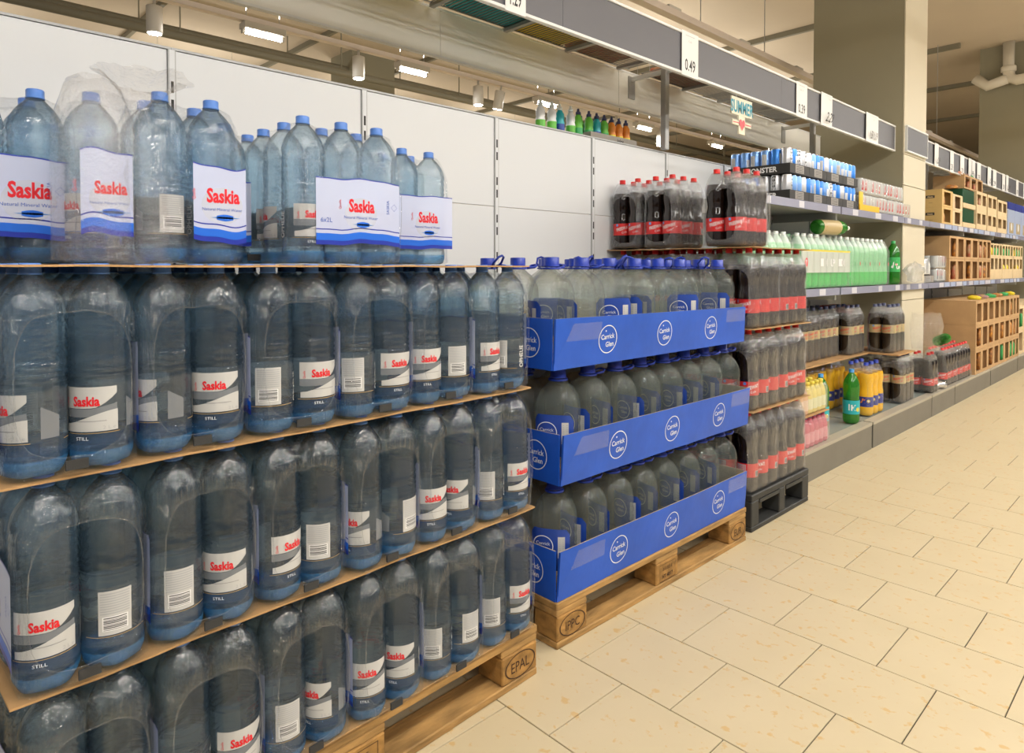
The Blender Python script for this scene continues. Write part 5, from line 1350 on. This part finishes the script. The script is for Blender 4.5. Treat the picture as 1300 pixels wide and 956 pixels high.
# middle shelf cartons
for c in range(3):
    for L in range(2):
        carton((-1.718, 7.345 + 0.57 * c, SZ + 0.2185 * L), 0.56, 0.42, 0.217, 2 if c < 2 else 3, 'pinkish brown windowed carton, middle shelf, %s tier, column %s from the silver cans' % (['lower', 'upper'][L], ['nearest', 'second', 'third'][c]), m='carton', fill=0.8, bags=(1, 1, 0), z0=0.10, z1=0.90,
               bag_label='red snack bag showing through a window of the middle-shelf cartons', group='snack bags in middle-shelf cartons')
for c in range(3):
    carton((-1.73, 9.10 + 0.62 * c, SZ), 0.60, 0.42, 0.26, 3, 'pale low carton far along the middle shelf, %s past the windowed ones' % ord_(c), m='carton_pale', fill=0.5, bags=(3, 2), z0=0.45, z1=0.92, bag_label='bag in the pale middle-shelf cartons', group='bags in pale middle-shelf cartons')
    carton((-1.73, 9.10 + 0.62 * c, SZ + 0.2605), 0.60, 0.42, 0.15, 4, 'pale top carton far along the middle shelf, %s past the windowed ones' % ord_(c), m='carton_pale', fill=0.6, bags=(4, 3), bag_label='bag in the pale upper cartons', group='bags in pale upper cartons')
# top shelf cartons
UZ = 1.577
for L in range(2):
    carton((-1.722, 7.09, UZ + 0.1585 * L), 0.36, 0.27, 0.157, 1, 'yellow-brown carton printed with a black name block, %s of two on the top shelf' % ['lower', 'upper'][L], m='carton_gold', txt='Alesto', fill=1.0, bags=(0,), bag_label='nut bag showing in a yellow-brown carton', group='nut bags in yellow-brown cartons', mx=0.18)
    carton((-1.722, 7.455, UZ + 0.1505 * L), 0.36, 0.27, 0.149, 1, 'pale carton beside the yellow-brown ones, %s of two' % ['lower', 'upper'][L], m='carton_pale', fill=1.0, bags=(1,), bag_label='bag showing in a pale top-shelf carton', group='bags in pale top-shelf cartons', mx=0.22)
for L in range(2):
    t = thing('jar_carton', 'dark green carton with a pale rim, %s of two on the top shelf' % ['lower', 'upper'][L], 'carton', (-1.725, 7.86, UZ + 0.195 * L))
    obj('tray', MB().box(-0.28, 0.0, 0.0, 0.5, 0.0, 0.05, b=0.003).mesh('tray', [M['carton_pale']]), t)
    obj('pack', MB().box(-0.27, -0.01, 0.02, 0.48, 0.0505, 0.192, b=0.004).mesh('pack', [M['jar_green']]), t)
for c, (y, w, h, lab) in enumerate(((8.40, 0.45, 0.20, 'first'), (8.90, 0.45, 0.20, 'second'), (9.40, 0.50, 0.19, 'third'))):
    for L in range(2 if c else 2):
        carton((-1.725, y, UZ + (h + 0.001) * L), w, 0.30, h, 2, 'brown open carton past the green ones on the top shelf, %s column, %s' % (lab, ['lower', 'upper'][L]), m='carton_pale', fill=0.5, bags=(1, 2), z0=0.30, z1=0.85, bag_label='bag in the open cartons past the green ones', group='bags in open top-shelf cartons')
carton((-1.76, 8.05, UZ + 0.4045), 0.78, 0.28, 0.14, 3, 'large brown carton stacked highest on the top shelf', m='carton', fill=0.3, bags=(1,), bag_label='bag in the highest carton', group='bags in the highest carton')
for k in range(7):
    y = 7.55 + 0.155 * k
    z = UZ + (0.3015 if k < 2 else 0.3905 if k < 3 else 0.5455)
    thing('snack_bag', ['orange bag', 'yellow bag', 'white-orange bag', 'red bag', 'purple bag', 'second purple bag', 'last green bag'][k] + ' heaped on the pale top-shelf cartons', 'snack bag', (-1.83, y, z), 0.4 * k, None, _pillow[[0, 3, 0, 1, 2, 2, 4][k]])
for c in range(3):
    t = thing('blue_carton', 'pale blue carton with navy lid far along the top shelf, %s' % ord_(c), 'carton', (-1.73, 10.0 + 0.42 * c, UZ))
    obj('box', MB().box(-0.26, 0, 0, 0.40, 0, 0.31, b=0.004).mesh('box', [M['ticket_blue']]), t)
    obj('lid', MB().box(-0.262, 0.002, -0.002, 0.402, 0.3105, 0.40, b=0.004).mesh('lid', [M['navy_label']]), t)
    P = Print(); P.poly([(0.08, 0.02), (0.32, 0.02), (0.32, 0.15), (0.08, 0.15)], M['gold_label'], 1); P.disc(0.2, 0.1, 0.05, M['white'], 2, 12)
    obj('print', P.mesh('print', plane((0, 0, 0), (0, 1, 0))), t)

# ------------------------------------------------------------------ tray of sport bottles on top of the panels
t = thing('bottle_tray', 'grey-brown card tray holding sport bottles on top of the white panels', 'tray', (-2.235, 2.70, 1.8325))
b = MB(); D, W, h, th = 0.16, 0.40, 0.045, 0.004
b.box(-D, 0, 0, W, 0, th); b.box(-th, 0, 0, W, th, h); b.box(-D, -D + th, 0, W, th, h); b.box(-D + th, -th, 0, th, th, h); b.box(-D + th, -th, W - th, W, th, h)
obj('tray', b.mesh('tray', [M['grey_board']]), t)
P = Print(); P.text('juicy', 0.25, 0.025, 0.022, M['black_print'], 1, bold=0.03); obj('print', P.mesh('print', plane((0, 0, 0), (0, 1, 0))), t)
SPR = [(0.016, 0.002), (0.026, 0.0), (0.029, 0.01), (0.029, 0.07), (0.025, 0.085), (0.028, 0.10), (0.026, 0.125), (0.014, 0.145), (0.012, 0.148)]
SP = {}
for nm, mm, lab in (('green', M['green_print'], M['cap_green']), ('orange', M['orange_print'], M['yellow_print']), ('white', M['white'], M['green_print']), ('teal', M['cyan_label'], M['blue_label'])):
    b = MB().lathe(SPR, 14); b.lathe([(0.0295, 0.02), (0.0295, 0.065)], 14, mi=1, cap=False); SP[nm] = b.mesh('body', [mm, lab])
SPC = MB().lathe([(0.016, 0.148), (0.016, 0.165), (0.009, 0.168), (0.008, 0.182), (0.006, 0.185)], 12).mesh('sport_cap', [M['cap_dark']])
SPW = MB().lathe([(0.016, 0.148), (0.016, 0.165), (0.009, 0.168), (0.008, 0.182), (0.006, 0.185)], 12).mesh('sport_cap', [M['cap_white']])
row = ['green', 'teal', 'green', 'orange', 'orange', 'orange']
for j, c in enumerate(row):
    for q in range(2):
        s = thing('sport_bottle', ('%s sport bottle in the card tray, %s from the white bottles, %s row' % (c, ord_(j), ['front', 'back'][q])), 'bottle', (-2.278 - 0.062 * q, 2.735 + 0.064 * j, 1.837), 0.3 * j); s.scale = (0.84, 0.84, 0.84)
        obj('body', SP[c], s); obj('sport_cap', SPC, s)
for j, c in enumerate(['white', 'white', 'teal', 'white', 'green']):
    s = thing('sport_bottle', ['white and green sport bottle standing loose, nearest', 'second loose white and green sport bottle', 'loose teal sport bottle with a white cap', 'loose white and green sport bottle beside the teal one', 'loose green sport bottle beside the card tray'][j], 'bottle', (-2.27 + 0.01 * (j % 2), 2.36 + 0.070 * j, 1.8325), 0.5 * j); s.scale = (0.84, 0.84, 0.84)
    obj('body', SP[c], s); obj('sport_cap', SPW if j < 4 else SPC, s)
t = thing('green_board', 'bright green board with a white rim standing behind the panels', 'board', (-2.62, 4.0, 1.70))
obj('board', MB().box(-0.02, 0, 0, 1.3, 0, 0.20).mesh('board', [M['green_box']]), t)
obj('rim', MB().box(-0.022, 0.002, 0, 1.3, 0.2005, 0.235).mesh('rim', [M['white']]), t)
obj('stand', MB().box(-0.02, 0, 0.1, 0.14, -1.70, 0).box(-0.02, 0, 1.16, 1.2, -1.70, 0).mesh('stand', [M['steel']]), t)
